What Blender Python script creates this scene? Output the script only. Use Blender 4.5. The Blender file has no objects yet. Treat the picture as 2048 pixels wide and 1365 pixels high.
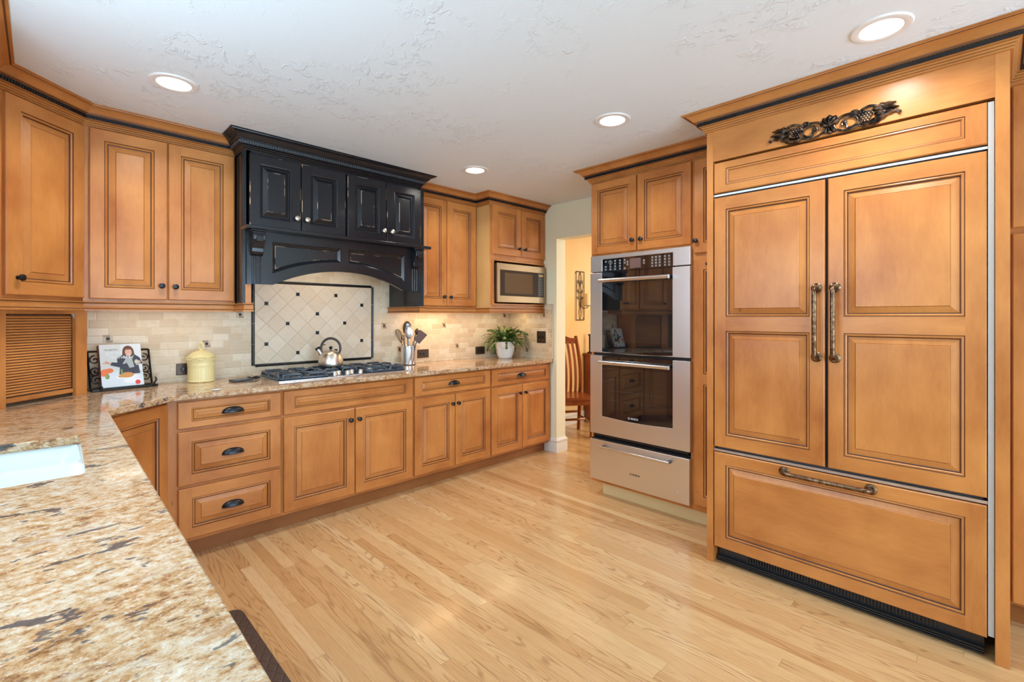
import bpy, math, random
from mathutils import Vector, Matrix, geometry
R = math.radians
PI = math.pi
SC = bpy.context.scene
COL = SC.collection
random.seed(7)

# ------------------------------------------------------------------ camera, world, light, exposure
cam_d = bpy.data.cameras.new('camera'); cam = bpy.data.objects.new('camera', cam_d); COL.objects.link(cam)
cam.location = (0, 0, 1.335)
cam.rotation_euler = (R(90), 0, -math.atan2(.7023, .7119))
cam_d.sensor_width = 36; cam_d.lens = 953 / 2048 * 36; cam_d.shift_y = -48.5 / 2048
cam_d.clip_start = .02
SC.camera = cam
SC.view_settings.view_transform = 'Standard'; SC.view_settings.look = 'None'
SC.view_settings.gamma = 1; SC.view_settings.use_curve_mapping = False
SC.view_settings.exposure = -0.36

w = bpy.data.worlds.new('world'); SC.world = w; w.use_nodes = True
w.node_tree.nodes['Background'].inputs[0].default_value = (.75, .87, 1, 1)
w.node_tree.nodes['Background'].inputs[1].default_value = 1.0

def area(name, loc, rot, sx, sy, power, col, shape='RECTANGLE', spread=180, parent=None):
    l = bpy.data.lights.new(name, 'AREA'); l.shape = shape; l.size = sx; l.size_y = sy
    l.energy = power; l.color = col; l.spread = R(spread)
    o = bpy.data.objects.new(name, l); COL.objects.link(o); o.location = loc; o.rotation_euler = rot
    if parent: o.parent = parent
    return o
# daylight entering at the window over the sink, at the glazed doors behind the camera, and at the dining room window
area('daylight_sink_window', (-.47, 1.35, 1.62), (R(100), 0, R(-90)), 1.5, .95, 46, (.58, .80, 1.0))
area('daylight_patio_doors', (1.35, -3.05, 1.25), (R(120), 0, 0), 3.0, 2.1, 245, (.56, .77, 1.0))
area('daylight_breakfast_window', (-2.4, -1.9, 1.45), (R(105), 0, R(-90)), 1.6, 1.6, 120, (.60, .79, 1.0))
area('daylight_dining_window', (5.2, .95, 1.5), (R(90), 0, 0), 1.6, 1.5, 45, (1.0, .93, .82))

# ------------------------------------------------------------------ mesh builder
class MB:
    def __init__(s): s.v = []; s.f = []; s.m = []
    def face(s, pts, mi=0):
        i = len(s.v); s.v += [tuple(p) for p in pts]; s.f.append(tuple(range(i, i + len(pts)))); s.m.append(mi)
    def box(s, x0, x1, y0, y1, z0, z1, mi=0):
        i = len(s.v)
        s.v += [(x0,y0,z0),(x1,y0,z0),(x1,y1,z0),(x0,y1,z0),(x0,y0,z1),(x1,y0,z1),(x1,y1,z1),(x0,y1,z1)]
        for q in ((0,3,2,1),(4,5,6,7),(0,1,5,4),(1,2,6,5),(2,3,7,6),(3,0,4,7)):
            s.f.append(tuple(i + k for k in q)); s.m.append(mi)
        return s
    def tube(s, pts, r, n=8, mi=0, closed=False, cap=True, flat=None):
        pts = [Vector(p) for p in pts]; N = len(pts); rr = r if isinstance(r, (list, tuple)) else [r] * N
        base = len(s.v); prev = None
        for k in range(N):
            if closed: t = pts[(k + 1) % N] - pts[k - 1]
            else: t = pts[min(k + 1, N - 1)] - pts[max(k - 1, 0)]
            if t.length < 1e-9: t = Vector((0, 0, 1))
            t.normalize()
            if prev is None:
                a = Vector((0, 0, 1)) if abs(t.z) < .9 else Vector((1, 0, 0))
                u = t.cross(a).normalized()
            else:
                u = (prev - t * prev.dot(t))
                u = u.normalized() if u.length > 1e-6 else t.orthogonal().normalized()
            prev = u; b = t.cross(u)
            for j in range(n):
                a = 2 * PI * j / n
                s.v.append(tuple(pts[k] + (u * math.cos(a) + b * math.sin(a) * (flat or 1)) * rr[k]))
        M = N if closed else N - 1
        for k in range(M):
            k2 = (k + 1) % N
            for j in range(n):
                j2 = (j + 1) % n
                s.f.append((base + k*n + j, base + k*n + j2, base + k2*n + j2, base + k2*n + j)); s.m.append(mi)
        if cap and not closed:
            s.f.append(tuple(base + j for j in reversed(range(n)))); s.m.append(mi)
            s.f.append(tuple(base + (N-1)*n + j for j in range(n))); s.m.append(mi)
        return s
    def lathe(s, prof, n=32, mi=0, mat=None, ribs=0, ribamp=0):
        """prof: (r, z) pairs, turned about z; mat places it"""
        mat = mat or Matrix(); base = len(s.v)
        for r, z in prof:
            for j in range(n):
                a = 2 * PI * j / n
                s.v.append(tuple(mat @ Vector((r * math.cos(a), r * math.sin(a), z))))
        for k in range(len(prof) - 1):
            for j in range(n):
                j2 = (j + 1) % n
                s.f.append((base + k*n + j, base + k*n + j2, base + (k+1)*n + j2, base + (k+1)*n + j)); s.m.append(mi)
        if prof[0][0] > 1e-6: s.f.append(tuple(base + j for j in reversed(range(n)))); s.m.append(mi)
        if prof[-1][0] > 1e-6: s.f.append(tuple(base + (len(prof)-1)*n + j for j in range(n))); s.m.append(mi)
        return s
    def ball(s, c, r, sc=(1, 1, 1), n=12, mi=0, mat=None):
        m = Matrix.Translation(c) @ (mat or Matrix()) @ Matrix.Diagonal((sc[0], sc[1], sc[2], 1))
        k = n // 2
        return s.lathe([(max(r * math.sin(PI * i / k), 1e-7), -r * math.cos(PI * i / k)) for i in range(k + 1)], n, mi, m)
    def prism(s, poly, h0, h1, to3, mi=0, holes=(), side_mi=None, back=True):
        """extrude polygon (2D list) between h0 and h1; to3(u, v, h) gives 3D"""
        loops = [list(poly)] + [list(h) for h in holes]
        tri = geometry.tessellate_polygon([[Vector((p[0], p[1], 0)) for p in l] for l in loops])
        allp = [p for l in loops for p in l]; sm = mi if side_mi is None else side_mi
        i = len(s.v); n = len(allp)
        s.v += [tuple(to3(p[0], p[1], h0)) for p in allp] + [tuple(to3(p[0], p[1], h1)) for p in allp]
        for t in tri:
            s.f.append((i + t[0], i + t[1], i + t[2])); s.m.append(mi)
            if back: s.f.append((i + n + t[2], i + n + t[1], i + n + t[0])); s.m.append(mi)
        o = 0
        for l in loops:
            L = len(l)
            for k in range(L):
                k2 = (k + 1) % L
                s.f.append((i + o + k, i + o + k2, i + n + o + k2, i + n + o + k)); s.m.append(sm)
            o += L
        return s
    def xform(s, mat, start=0):
        for k in range(start, len(s.v)): s.v[k] = tuple(mat @ Vector(s.v[k]))
        return s

def mesh_of(name, mb, mats, smooth=True, ang=38, fix=False):
    me = bpy.data.meshes.new(name); me.from_pydata(mb.v, [], mb.f)
    if not isinstance(mats, (list, tuple)): mats = [mats]
    for m in mats: me.materials.append(m)
    me.polygons.foreach_set('material_index', mb.m)
    if fix:
        import bmesh
        b = bmesh.new(); b.from_mesh(me); bmesh.ops.remove_doubles(b, verts=b.verts, dist=1e-5)
        bmesh.ops.recalc_face_normals(b, faces=b.faces); b.to_mesh(me); b.free()
    if smooth:
        me.polygons.foreach_set('use_smooth', [True] * len(me.polygons)); me.set_sharp_from_angle(angle=R(ang))
    me.update()
    return me

def part(name, mb, mats, parent=None, loc=(0, 0, 0), rot=(0, 0, 0), bevel=0, label=None, smooth=True, ang=38, fix=True):
    o = bpy.data.objects.new(name, mesh_of(name, mb, mats, smooth, ang, fix)); COL.objects.link(o)
    o.location = loc; o.rotation_euler = rot
    if parent: o.parent = parent
    if bevel:
        b = o.modifiers.new('bevel', 'BEVEL'); b.width = bevel; b.segments = 2; b.limit_method = 'ANGLE'; b.angle_limit = R(40)
    if label: o['label'] = label
    return o
def tag(o, label, cat, group=None):
    o['label'] = label; o['category'] = cat
    if group: o['group'] = group
    return o
def thing(name, label, cat, loc=(0, 0, 0), rotz=0, group=None):
    o = bpy.data.objects.new(name, None); COL.objects.link(o); o.empty_display_size = .05
    o.location = loc; o.rotation_euler = (0, 0, R(rotz))
    return tag(o, label, cat, group)
def struct(name, mb, mats, parent=None, bevel=0, **k):
    o = part(name, mb, mats, parent, bevel=bevel, **k)
    if not parent: o['kind'] = 'structure'
    return o
def dup(root, loc=None, rotz=None, label=None, group=None):
    r = root.copy(); COL.objects.link(r)
    if loc: r.location = loc
    if rotz is not None: r.rotation_euler = (0, 0, R(rotz))
    if label: r['label'] = label
    if group: r['group'] = group
    for ch in list(root.children):
        c = ch.copy(); COL.objects.link(c); c.parent = r
        for g in ch.children:
            d = g.copy(); COL.objects.link(d); d.parent = c
    return r

# ------------------------------------------------------------------ materials
class NT:
    def __init__(s, name):
        s.mat = bpy.data.materials.new(name); s.mat.use_nodes = True; s.t = s.mat.node_tree
        s.p = s.t.nodes['Principled BSDF']
    def n(s, typ, ins=None, **props):
        nd = s.t.nodes.new('ShaderNode' + typ)
        for k, v in props.items(): setattr(nd, k, v)
        for k, v in (ins or {}).items(): s.set(nd.inputs[k], v)
        return nd
    def set(s, sock, v):
        if isinstance(v, bpy.types.NodeSocket): s.t.links.new(v, sock)
        elif isinstance(v, (tuple, list)) and len(v) == 3 and sock.type == 'RGBA': sock.default_value = (*v, 1)
        else: sock.default_value = v
    def math(s, op, a, b=None, c=None):
        nd = s.t.nodes.new('ShaderNodeMath'); nd.operation = op
        for i, x in enumerate((a, b, c)):
            if x is not None: s.set(nd.inputs[i], x)
        return nd.outputs[0]
    def mix(s, f, a, b, mode='MIX'):
        nd = s.t.nodes.new('ShaderNodeMix'); nd.data_type = 'RGBA'; nd.blend_type = mode
        s.set(nd.inputs[0], f); s.set(nd.inputs[6], a); s.set(nd.inputs[7], b)
        return nd.outputs[2]
    def ramp(s, f, stops, interp='LINEAR'):
        nd = s.t.nodes.new('ShaderNodeValToRGB'); nd.color_ramp.interpolation = interp
        e = nd.color_ramp.elements
        while len(e) < len(stops): e.new(.5)
        for k, (pos, c) in enumerate(stops):
            e[k].position = pos; e[k].color = (*c, 1) if isinstance(c, (tuple, list)) else (c, c, c, 1)
        s.set(nd.inputs[0], f); return nd.outputs[0]
    def obj(s, scale=(1, 1, 1), rot=(0, 0, 0), rnd=False, loc=(0, 0, 0)):
        tc = s.n('TexCoord'); mp = s.n('Mapping', {'Vector': tc.outputs['Object'], 'Scale': scale, 'Rotation': rot, 'Location': loc})
        if rnd:
            oi = s.n('ObjectInfo'); k = s.math('MULTIPLY', oi.outputs['Random'], 37.0)
            cx = s.n('CombineXYZ', {0: k, 1: k, 2: k}); va = s.n('VectorMath', {0: mp.outputs[0], 1: cx.outputs[0]}, operation='ADD')
            return va.outputs[0]
        return mp.outputs[0]
    def noise(s, vec, scale=5, detail=3, rough=.5, dist=0):
        return s.n('TexNoise', {'Vector': vec, 'Scale': scale, 'Detail': detail, 'Roughness': rough, 'Distortion': dist}).outputs[0]
    def bump(s, h, strength=.3, dist=.01):
        b = s.n('Bump', {'Height': h, 'Strength': strength, 'Distance': dist}); s.set(s.p.inputs['Normal'], b.outputs[0])
    def P(s, **k):
        names = dict(color='Base Color', rough='Roughness', metal='Metallic', coat='Coat Weight', coatr='Coat Roughness', spec='Specular IOR Level',
                     emit='Emission Color', estr='Emission Strength', trans='Transmission Weight', sub='Subsurface Weight', aniso='Anisotropic', alpha='Alpha')
        for a, v in k.items(): s.set(s.p.inputs[names[a]], v)
        return s.mat

def plain(name, col, rough=.5, metal=0, **k):
    t = NT(name); return t.P(color=col, rough=rough, metal=metal, **k)
def emis(name, col, st):
    t = NT(name); return t.P(color=(0, 0, 0), emit=col, estr=st)

def wood(name, axis='z', lo=(.43, .17, .045), hi=(.66, .315, .105), rough=.33, specks=True):
    t = NT(name)
    st = {'x': (.26, 1, 1), 'y': (1, .26, 1), 'z': (1, 1, .26)}[axis]
    v = t.obj(st, rnd=True)
    a = t.noise(v, 7, 4, .55, .4); b = t.noise(v, 70, 3, .6)
    c = t.noise(t.obj((1, 1, 1), rnd=True), 3.2, 2, .5)
    k = t.math('ADD', t.math('MULTIPLY', a, .42), t.math('ADD', t.math('MULTIPLY', b, .16), t.math('MULTIPLY', c, .54)))
    mid = tuple((x + y) / 2 for x, y in zip(lo, hi))
    col = t.ramp(k, [(.38, lo), (.54, mid), (.72, hi)])
    if specks:
        vs = t.obj({'x': (.35, 1, 1), 'y': (1, .35, 1), 'z': (1, 1, .35)}[axis], rnd=True)
        sp = t.ramp(t.noise(vs, 34, 2, .5), [(.775, 0), (.80, 1)])
        col = t.mix(t.math('MULTIPLY', sp, .65), col, (.16, .06, .02))
    return t.P(color=col, rough=rough, coat=.06, coatr=.2, spec=.32)
CB_LO, CB_HI = (.38, .118, .026), (.64, .262, .070)
WV = wood('honey_maple_vertical', 'z', CB_LO, CB_HI); WH = wood('honey_maple_horizontal', 'x', CB_LO, CB_HI)
WY = wood('honey_maple_side', 'z', (.60, .34, .12), (.74, .46, .18), specks=False)
GLZ = plain('brown_glaze', (.095, .030, .010), .45)
WCR = wood('maple_moulding', 'x', (.36, .125, .030), (.55, .225, .062), specks=False)
WMATS = [WV, WH, GLZ]
CHERRY = wood('cherry_wood', 'z', (.16, .032, .010), (.33, .085, .022), .22, False)
TOE = wood('toe_kick_wood', 'x', (.25, .085, .022), (.36, .14, .04), .4, False)
def m_black():
    t = NT('black_paint'); n = t.noise(t.obj(), 40, 2)
    return t.P(color=t.mix(n, (.010, .011, .014), (.014, .015, .018)), rough=.20, coat=.15, coatr=.08, spec=.35)
BLK = m_black()
def m_rub():
    t = NT('rubbed_black_edge'); n = t.noise(t.obj(rnd=True), 9, 3)
    return t.P(color=t.mix(t.ramp(n, [(.535, 0), (.59, 1)]), (.014, .014, .016), (.50, .34, .21)), rough=.45)
RUB = m_rub()
BMATS = [BLK, BLK, BLK, RUB]
def m_steel(name='brushed_steel', col=(.80, .81, .83), r=.34, axis='x'):
    t = NT(name); v = t.obj({'x': (.02, 1, 1), 'z': (1, 1, .02), 'y': (1, .02, 1)}[axis]); n = t.noise(v, 420, 2)
    return t.P(color=col, metal=1.0, rough=t.math('ADD', t.math('MULTIPLY', n, .05), r - .02))
STEEL = m_steel(); STEELB = m_steel('bright_steel', (.74, .74, .74), .26)
BRZ = plain('dark_bronze', (.035, .036, .040), .32, .8)
def m_abz():
    t = NT('antique_bronze'); n = t.noise(t.obj(), 60, 3)
    return t.P(color=t.mix(t.ramp(n, [(.4, 0), (.7, 1)]), (.09, .045, .022), (.30, .19, .11)), metal=.9, rough=.30)
ABZ = m_abz()
NICK = plain('aged_nickel', (.55, .50, .43), .35, .9)
IRON = plain('black_iron', (.012, .011, .010), .35, .3)
GLASSB = plain('black_oven_glass', (.006, .006, .008), .02, 0)
GLASSB.node_tree.nodes['Principled BSDF'].inputs['IOR'].default_value = 1.9
CAVITY = plain('oven_window', (.012, .012, .012), .02, 0)
CAVITY.node_tree.nodes['Principled BSDF'].inputs['IOR'].default_value = 2.0
BLACKP = plain('black_plastic', (.012, .013, .015), .35)
WHITE = plain('white_ceramic', (.80, .82, .82), .12)
SINKM = plain('white_sink', (.80, .86, .84), .14)
YEL = plain('yellow_stoneware', (.83, .72, .36), .28)
TRIMW = plain('white_trim_paint', (.80, .79, .76), .35)
GRIL = plain('grey_white_metal', (.44, .40, .37), .4)
PRINT = plain('pale_print', (.72, .75, .76), .5)

def m_wall(name, c1, c2):
    t = NT(name); n = t.noise(t.obj((1, 1, .5)), 1.6, 3, .55)
    t.bump(t.noise(t.obj(), 60, 3), .08, .004)
    return t.P(color=t.mix(t.ramp(n, [(.35, 0), (.65, 1)]), c1, c2), rough=.6)
WALLM = m_wall('sage_cream_wall', (.88, .87, .66), (.90, .88, .70))
DINM = m_wall('warm_gold_wall', (.80, .52, .22), (.86, .64, .36))
def m_ceil():
    t = NT('knockdown_ceiling'); v = t.obj((1, 1, 1), (0, 0, .5))
    n = t.ramp(t.noise(t.n('Mapping', {'Vector': v, 'Scale': (1, .55, 1)}).outputs[0], 24, 5, .6, .5), [(.53, 0), (.62, 1)])
    n2 = t.ramp(t.noise(v, 3.0, 2), [(.45, .05), (.62, 1)])
    t.bump(t.math('MULTIPLY', n, n2), .62, .004)
    return t.P(color=(.78, .85, .89), rough=.6)
CEILM = m_ceil()

def cells(t, u, v, rowh, freq, rnd=.9):
    """rows of random-length pieces: returns row index, piece colour, distance to end joint, distance to row joint"""
    vv = t.math('DIVIDE', v, rowh); row = t.math('FLOOR', vv); fr = t.math('FRACT', vv)
    wv = t.math('ADD', t.math('MULTIPLY', u, freq), t.math('MULTIPLY', row, 37.73))
    vo = t.n('TexVoronoi', {'W': wv, 'Scale': 1.0, 'Randomness': rnd}, voronoi_dimensions='1D', feature='F1')
    ve = t.n('TexVoronoi', {'W': wv, 'Scale': 1.0, 'Randomness': rnd}, voronoi_dimensions='1D', feature='DISTANCE_TO_EDGE')
    de = t.math('DIVIDE', ve.outputs['Distance'], freq)
    dr = t.math('MULTIPLY', t.math('MINIMUM', fr, t.math('SUBTRACT', 1.0, fr)), rowh)
    return row, vo.outputs['Color'], de, dr

def m_floor():
    t = NT('oak_strip_floor'); tc = t.n('TexCoord'); sx = t.n('SeparateXYZ', {0: tc.outputs['Object']})
    X, Y = sx.outputs[0], sx.outputs[1]
    row, col, de, dr = cells(t, Y, X, .0572, .85)
    rgb = t.n('SeparateColor', {0: col}); r1, r2, r3 = rgb.outputs[0], rgb.outputs[1], rgb.outputs[2]
    off = t.math('MULTIPLY', r1, 31.0)
    gv = t.n('CombineXYZ', {0: t.math('ADD', t.math('MULTIPLY', X, 9.0), off), 1: t.math('ADD', t.math('MULTIPLY', Y, .8), off), 2: off}).outputs[0]
    big = t.noise(gv, 1.1, 2, .5, .3)
    lines = t.math('SINE', t.math('MULTIPLY', big, 120.0))
    ln = t.ramp(lines, [(.35, 0), (.95, 1)])
    fv = t.n('CombineXYZ', {0: t.math('ADD', t.math('MULTIPLY', X, 60.0), off), 1: t.math('MULTIPLY', Y, 2.4), 2: off}).outputs[0]
    fine = t.noise(fv, 4.0, 4, .6)
    base = t.ramp(r2, [(0, (.54, .29, .115)), (.2, (.62, .365, .16)), (.8, (.69, .44, .21)), (1, (.74, .51, .27))])
    base = t.mix(t.math('MULTIPLY', t.ramp(fine, [(.45, 0), (.75, 1)]), .35), base, (.42, .20, .065))
    base = t.mix(t.math('MULTIPLY', t.math('MULTIPLY', ln, t.ramp(fine, [(.35, .25), (.6, 1)])), t.ramp(r3, [(.2, .10), (.7, .70)])), base, (.33, .155, .06))
    gap = t.math('MAXIMUM', t.math('LESS_THAN', dr, .0006), t.math('LESS_THAN', de, .0008))
    base = t.mix(t.math('MULTIPLY', gap, .5), base, (.16, .07, .02))
    t.bump(t.math('SUBTRACT', 1.0, gap), .15, .002)
    return t.P(color=base, rough=t.math('ADD', .20, t.math('MULTIPLY', fine, .10)), coat=.25, coatr=.12)
FLOORM = m_floor()

def m_tile(axis):
    t = NT('tumbled_travertine_' + axis); tc = t.n('TexCoord'); sx = t.n('SeparateXYZ', {0: tc.outputs['Object']})
    U = sx.outputs[0] if axis == 'x' else sx.outputs[1]; Z = t.math('SUBTRACT', sx.outputs[2], .9345)
    row, col, de, dr = cells(t, U, Z, .0475, 9.0, .7)
    rgb = t.n('SeparateColor', {0: col})
    base = t.ramp(rgb.outputs[0], [(0, (.60, .46, .30)), (.4, (.70, .57, .39)), (.75, (.74, .62, .45)), (1, (.78, .68, .52))])
    n = t.noise(t.obj(), 22, 5, .6, .5)
    base = t.mix(t.math('MULTIPLY', t.ramp(n, [(.5, 0), (.68, 1)]), .4), base, (.56, .41, .24))
    j = t.math('MINIMUM', dr, de); gr = t.ramp(j, [(0, 1), (.0016, 1), (.0028, 0)])
    base = t.mix(t.math('MULTIPLY', gr, .75), base, (.80, .72, .58))
    jj = t.n('MapRange', {'Value': j, 'From Min': .0005, 'From Max': .004}).outputs[0]
    t.bump(t.math('ADD', jj, t.math('MULTIPLY', n, .25)), .55, .003)
    return t.P(color=base, rough=.45)
TILEX, TILEY = m_tile('x'), m_tile('y')
def m_diag():
    t = NT('diagonal_travertine'); tc = t.n('TexCoord'); sx = t.n('SeparateXYZ', {0: tc.outputs['Object']})
    X = t.math('SUBTRACT', sx.outputs[0], 1.153); Z = t.math('SUBTRACT', sx.outputs[2], 1.138)
    g = .1042
    a = t.math('DIVIDE', t.math('MULTIPLY', t.math('ADD', X, Z), .7071), g); b = t.math('DIVIDE', t.math('MULTIPLY', t.math('SUBTRACT', X, Z), .7071), g)
    def edge(q):
        f = t.math('FRACT', q); return t.math('MULTIPLY', t.math('MINIMUM', f, t.math('SUBTRACT', 1.0, f)), g)
    j = t.math('MINIMUM', edge(a), edge(b)); gr = t.ramp(j, [(0, 1), (.0015, 1), (.0026, 0)])
    wn = t.n('TexWhiteNoise', {0: t.n('CombineXYZ', {0: t.math('FLOOR', a), 1: t.math('FLOOR', b), 2: .5}).outputs[0]})
    base = t.ramp(wn.outputs['Value'], [(0, (.70, .56, .40)), (1, (.77, .65, .50))])
    n = t.noise(t.obj(), 26, 5, .6, .3)
    base = t.mix(t.math('MULTIPLY', t.ramp(n, [(.5, 0), (.7, 1)]), .3), base, (.60, .46, .30))
    base = t.mix(t.math('MULTIPLY', gr, .6), base, (.60, .50, .37))
    jj = t.n('MapRange', {'Value': j, 'From Min': .0005, 'From Max': .004}).outputs[0]
    t.bump(jj, .5, .003)
    return t.P(color=base, rough=.4)
DIAGM = m_diag()

def m_granite():
    t = NT('speckled_granite')
    v = t.obj((.6, 1, 1), (0, 0, R(-4))); v1 = t.obj((.72, 1, 1), (0, 0, R(-6)))
    big = t.noise(v, 6.5, 5, .6, .5)
    med = t.noise(v1, 62, 5, .72)
    fine = t.noise(v1, 170, 3, .6)
    k = t.math('ADD', t.math('MULTIPLY', big, .25), t.math('MULTIPLY', med, .75))
    c = t.ramp(k, [(.37, (.22, .10, .045)), (.435, (.45, .24, .105)), (.485, (.56, .36, .19)), (.54, (.62, .46, .30)), (.63, (.68, .58, .46))])
    c = t.mix(t.math('MULTIPLY', t.ramp(fine, [(.58, 0), (.66, 1)]), .55), c, (.78, .74, .67))
    c = t.mix(t.math('MULTIPLY', t.ramp(fine, [(.34, 1), (.42, 0)]), .55), c, (.22, .12, .06))
    rust = t.ramp(t.noise(t.obj((.45, 1, 1), (0, 0, R(-6)), loc=(3, 1, 0)), 22, 4, .65, .3), [(.58, 0), (.68, 1)])
    c = t.mix(t.math('MULTIPLY', rust, .5), c, (.50, .235, .08))
    grey = t.ramp(t.noise(t.obj((.40, 1, 1), (0, 0, R(-6)), loc=(9, 4, 0)), 9, 4, .65, .3), [(.60, 0), (.70, 1)])
    c = t.mix(t.math('MULTIPLY', grey, .45), c, (.52, .50, .46))
    dk = t.noise(t.obj((.5, 1, 1), (0, 0, R(-9)), loc=(7.3, 2.1, 0)), 12, 5, .66, .15)
    dm = t.ramp(dk, [(.600, 0), (.622, 1)])
    dk2 = t.ramp(t.noise(t.obj((.6, 1, 1), (0, 0, R(-8)), loc=(1.7, 5.1, 0)), 38, 3, .6, .2), [(.645, 0), (.675, 1)])
    d = t.math('MAXIMUM', dm, t.math('MULTIPLY', dk2, .85))
    c = t.mix(t.math('MULTIPLY', d, .92), c, t.mix(med, (.02, .025, .032), (.12, .12, .125)))
    return t.P(color=t.mix(.10, c, (.46, .25, .10), 'MULTIPLY'), rough=.10, spec=.5)
GRAN = m_granite()

# ------------------------------------------------------------------ joinery helpers
P_WOOD = [(.0, 0, 0), (.003, .004, 2), (.009, .0015, 0), (.013, .005, 0), (.014, .009, 2), (.018, .0105, 2), (.046, .0025, 0), (.047, .0030, 2), (.0495, .0, 0)]
P_BLK = [(.0, 0, 0), (.003, .003, 0), (.009, .004, 0), (.017, .014, 0), (.022, .014, 0), (.044, .002, 0), (.046, .0, 3), (.0475, .0, 3)]
P_FLAT = [(.0, 0, 0), (.003, .003, 2), (.008, .002, 0), (.012, .007, 0), (.014, .008, 2)]
def rings(mb, x0, z0, x1, z1, yf, prof, sc, centre):
    prev = None
    for d, y, mi in prof:
        d *= sc; y *= min(1, sc * 1.2)
        cur = [(x0 + d, yf + y, z0 + d), (x1 - d, yf + y, z0 + d), (x1 - d, yf + y, z1 - d), (x0 + d, yf + y, z1 - d)]
        if prev:
            for k in range(4): mb.face([prev[k], prev[(k+1) % 4], cur[(k+1) % 4], cur[k]], mi)
        prev = cur
    mb.face(prev, centre)
def door_mesh(w, h, openings, t=.02, prof=P_WOOD, sc=1, horiz=False, edge=0, e=.004):
    """front at y=-t, back y=0, lower left corner at the origin; openings stacked in z: (x0,z0,x1,z1)"""
    mb = MB(); yf = -t
    o = [(0, 0), (w, 0), (w, h), (0, h)]; ii = [(e, e), (w-e, e), (w-e, h-e), (e, h-e)]
    for k in range(4):
        a, b = o[k], o[(k+1) % 4]; c, d = ii[(k+1) % 4], ii[k]
        mb.face([(a[0], 0, a[1]), (b[0], 0, b[1]), (b[0], yf+e, b[1]), (a[0], yf+e, a[1])], 0)
        mb.face([(a[0], yf+e, a[1]), (b[0], yf+e, b[1]), (c[0], yf, c[1]), (d[0], yf, d[1])], edge)
    mb.face([(0, 0, 0), (0, 0, h), (w, 0, h), (w, 0, 0)], 0)
    x0, x1 = openings[0][0], openings[0][2]
    mb.face([(e, yf, e), (x0, yf, e), (x0, yf, h-e), (e, yf, h-e)], 0)
    mb.face([(x1, yf, e), (w-e, yf, e), (w-e, yf, h-e), (x1, yf, h-e)], 0)
    zs = [e] + [z for op in openings for z in (op[1], op[3])] + [h-e]
    for k in range(0, len(zs), 2): mb.face([(x0, yf, zs[k]), (x1, yf, zs[k]), (x1, yf, zs[k+1]), (x0, yf, zs[k+1])], 1)
    for op in openings: rings(mb, op[0], op[1], op[2], op[3], yf, prof, sc, 1 if horiz else 0)
    return mb
def knob_mb(x, z, y=-.02, r=.0155):
    m = Matrix.Translation((x, y, z)) @ Matrix.Rotation(R(90), 4, 'X')
    return MB().lathe([(.0085, -.002), (.0095, 0), (.0065, .004), (.0055, .012), (.009, .016), (r * .93, .019), (r, .023), (r * .93, .027), (r * .55, .030), (1e-6, .031)], 24, 0, m)
def cup_mb(x, z, y=-.02, a=.057, b=.026, c=.032):
    mb = MB(); n, k = 20, 8; z -= c * .45
    for off in (1.0, .93):
        g = []
        for i in range(n + 1):
            th = PI * i / n
            g.append([(x - a * off * math.cos(th), y - b * off * math.sin(th) * math.sin(PI/2 * j / k), z + c * off * (math.sin(th) ** .8) * math.cos(PI/2 * j / k)) for j in range(k + 1)])
        for i in range(n):
            for j in range(k): mb.face([g[i][j], g[i+1][j], g[i+1][j+1], g[i][j+1]])
    mb.tube([(x - a * math.cos(PI * i / n), y - b * math.sin(PI * i / n), z) for i in range(n + 1)], .0018, 6)
    return mb
KN = dict(mat=BRZ)
def add_door(parent, x, z, w, h, knob=None, pull=None, stile=.06, rail=None, split=None, mats=WMATS, prof=P_WOOD, sc=1, horiz=False, name='door', kmat=None, edge=0, t=.02, label=None, y=0):
    rail = rail or stile
    if split: ops = [(stile, rail, w - stile, split[0]), (stile, split[1], w - stile, h - rail)]
    else: ops = [(stile, rail, w - stile, h - rail)]
    d = part(name, door_mesh(w, h, ops, t, prof, sc, horiz, edge), mats, parent, (x, y, z), label=label, smooth=False, fix=False)
    if knob: part('knob', knob_mb(knob[0], knob[1], -t), kmat or BRZ, d)
    if pull: part('cup_pull', cup_mb(pull[0], pull[1], -t), kmat or BRZ, d)
    return d
def sweep(path, prof, mi=None, cap=True):
    """profile (out, z) swept along an xy path, outward = right of travel, mitred"""
    mb = MB(); N = len(path); P = [Vector(p) for p in path]
    offs = []
    for k in range(N):
        ns = []
        if k > 0: d = (P[k] - P[k-1]).normalized(); ns.append(Vector((d.y, -d.x)))
        if k < N - 1: d = (P[k+1] - P[k]).normalized(); ns.append(Vector((d.y, -d.x)))
        offs.append(ns[0] if len(ns) == 1 else (ns[0] + ns[1]) / (1 + ns[0].dot(ns[1])))
    L = [[(P[k].x + offs[k].x * p[0], P[k].y + offs[k].y * p[0], p[1]) for p in prof] for k in range(N)]
    n = len(prof)
    for k in range(N - 1):
        for j in range(n):
            j2 = (j + 1) % n
            mb.face([L[k][j], L[k+1][j], L[k+1][j2], L[k][j2]], (mi[j] if mi else 0))
    if cap:
        mb.face(L[0], 0); mb.face(list(reversed(L[-1])), 0)
    return mb
CR = [(-.004, 2.343, 0), (.010, 2.343, 0), (.013, 2.349, 0), (.010, 2.351, 2), (.015, 2.353, 0), (.018, 2.359, 0), (.015, 2.361, 2), (.020, 2.363, 0), (.024, 2.369, 0),
      (.021, 2.371, 2), (.030, 2.3735, 0), (.033, 2.3735, 0), (.033, 2.395, 0), (.046, 2.395, 0), (.048, 2.400, 2), (.053, 2.402, 0), (.057, 2.407, 0), (.064, 2.416, 0),
      (.074, 2.424, 0), (.086, 2.4295, 0), (.092, 2.430, 2), (.093, 2.434, 0), (.101, 2.435, 0), (.101, 2.4395, 0), (-.004, 2.4395, 0)]
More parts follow.
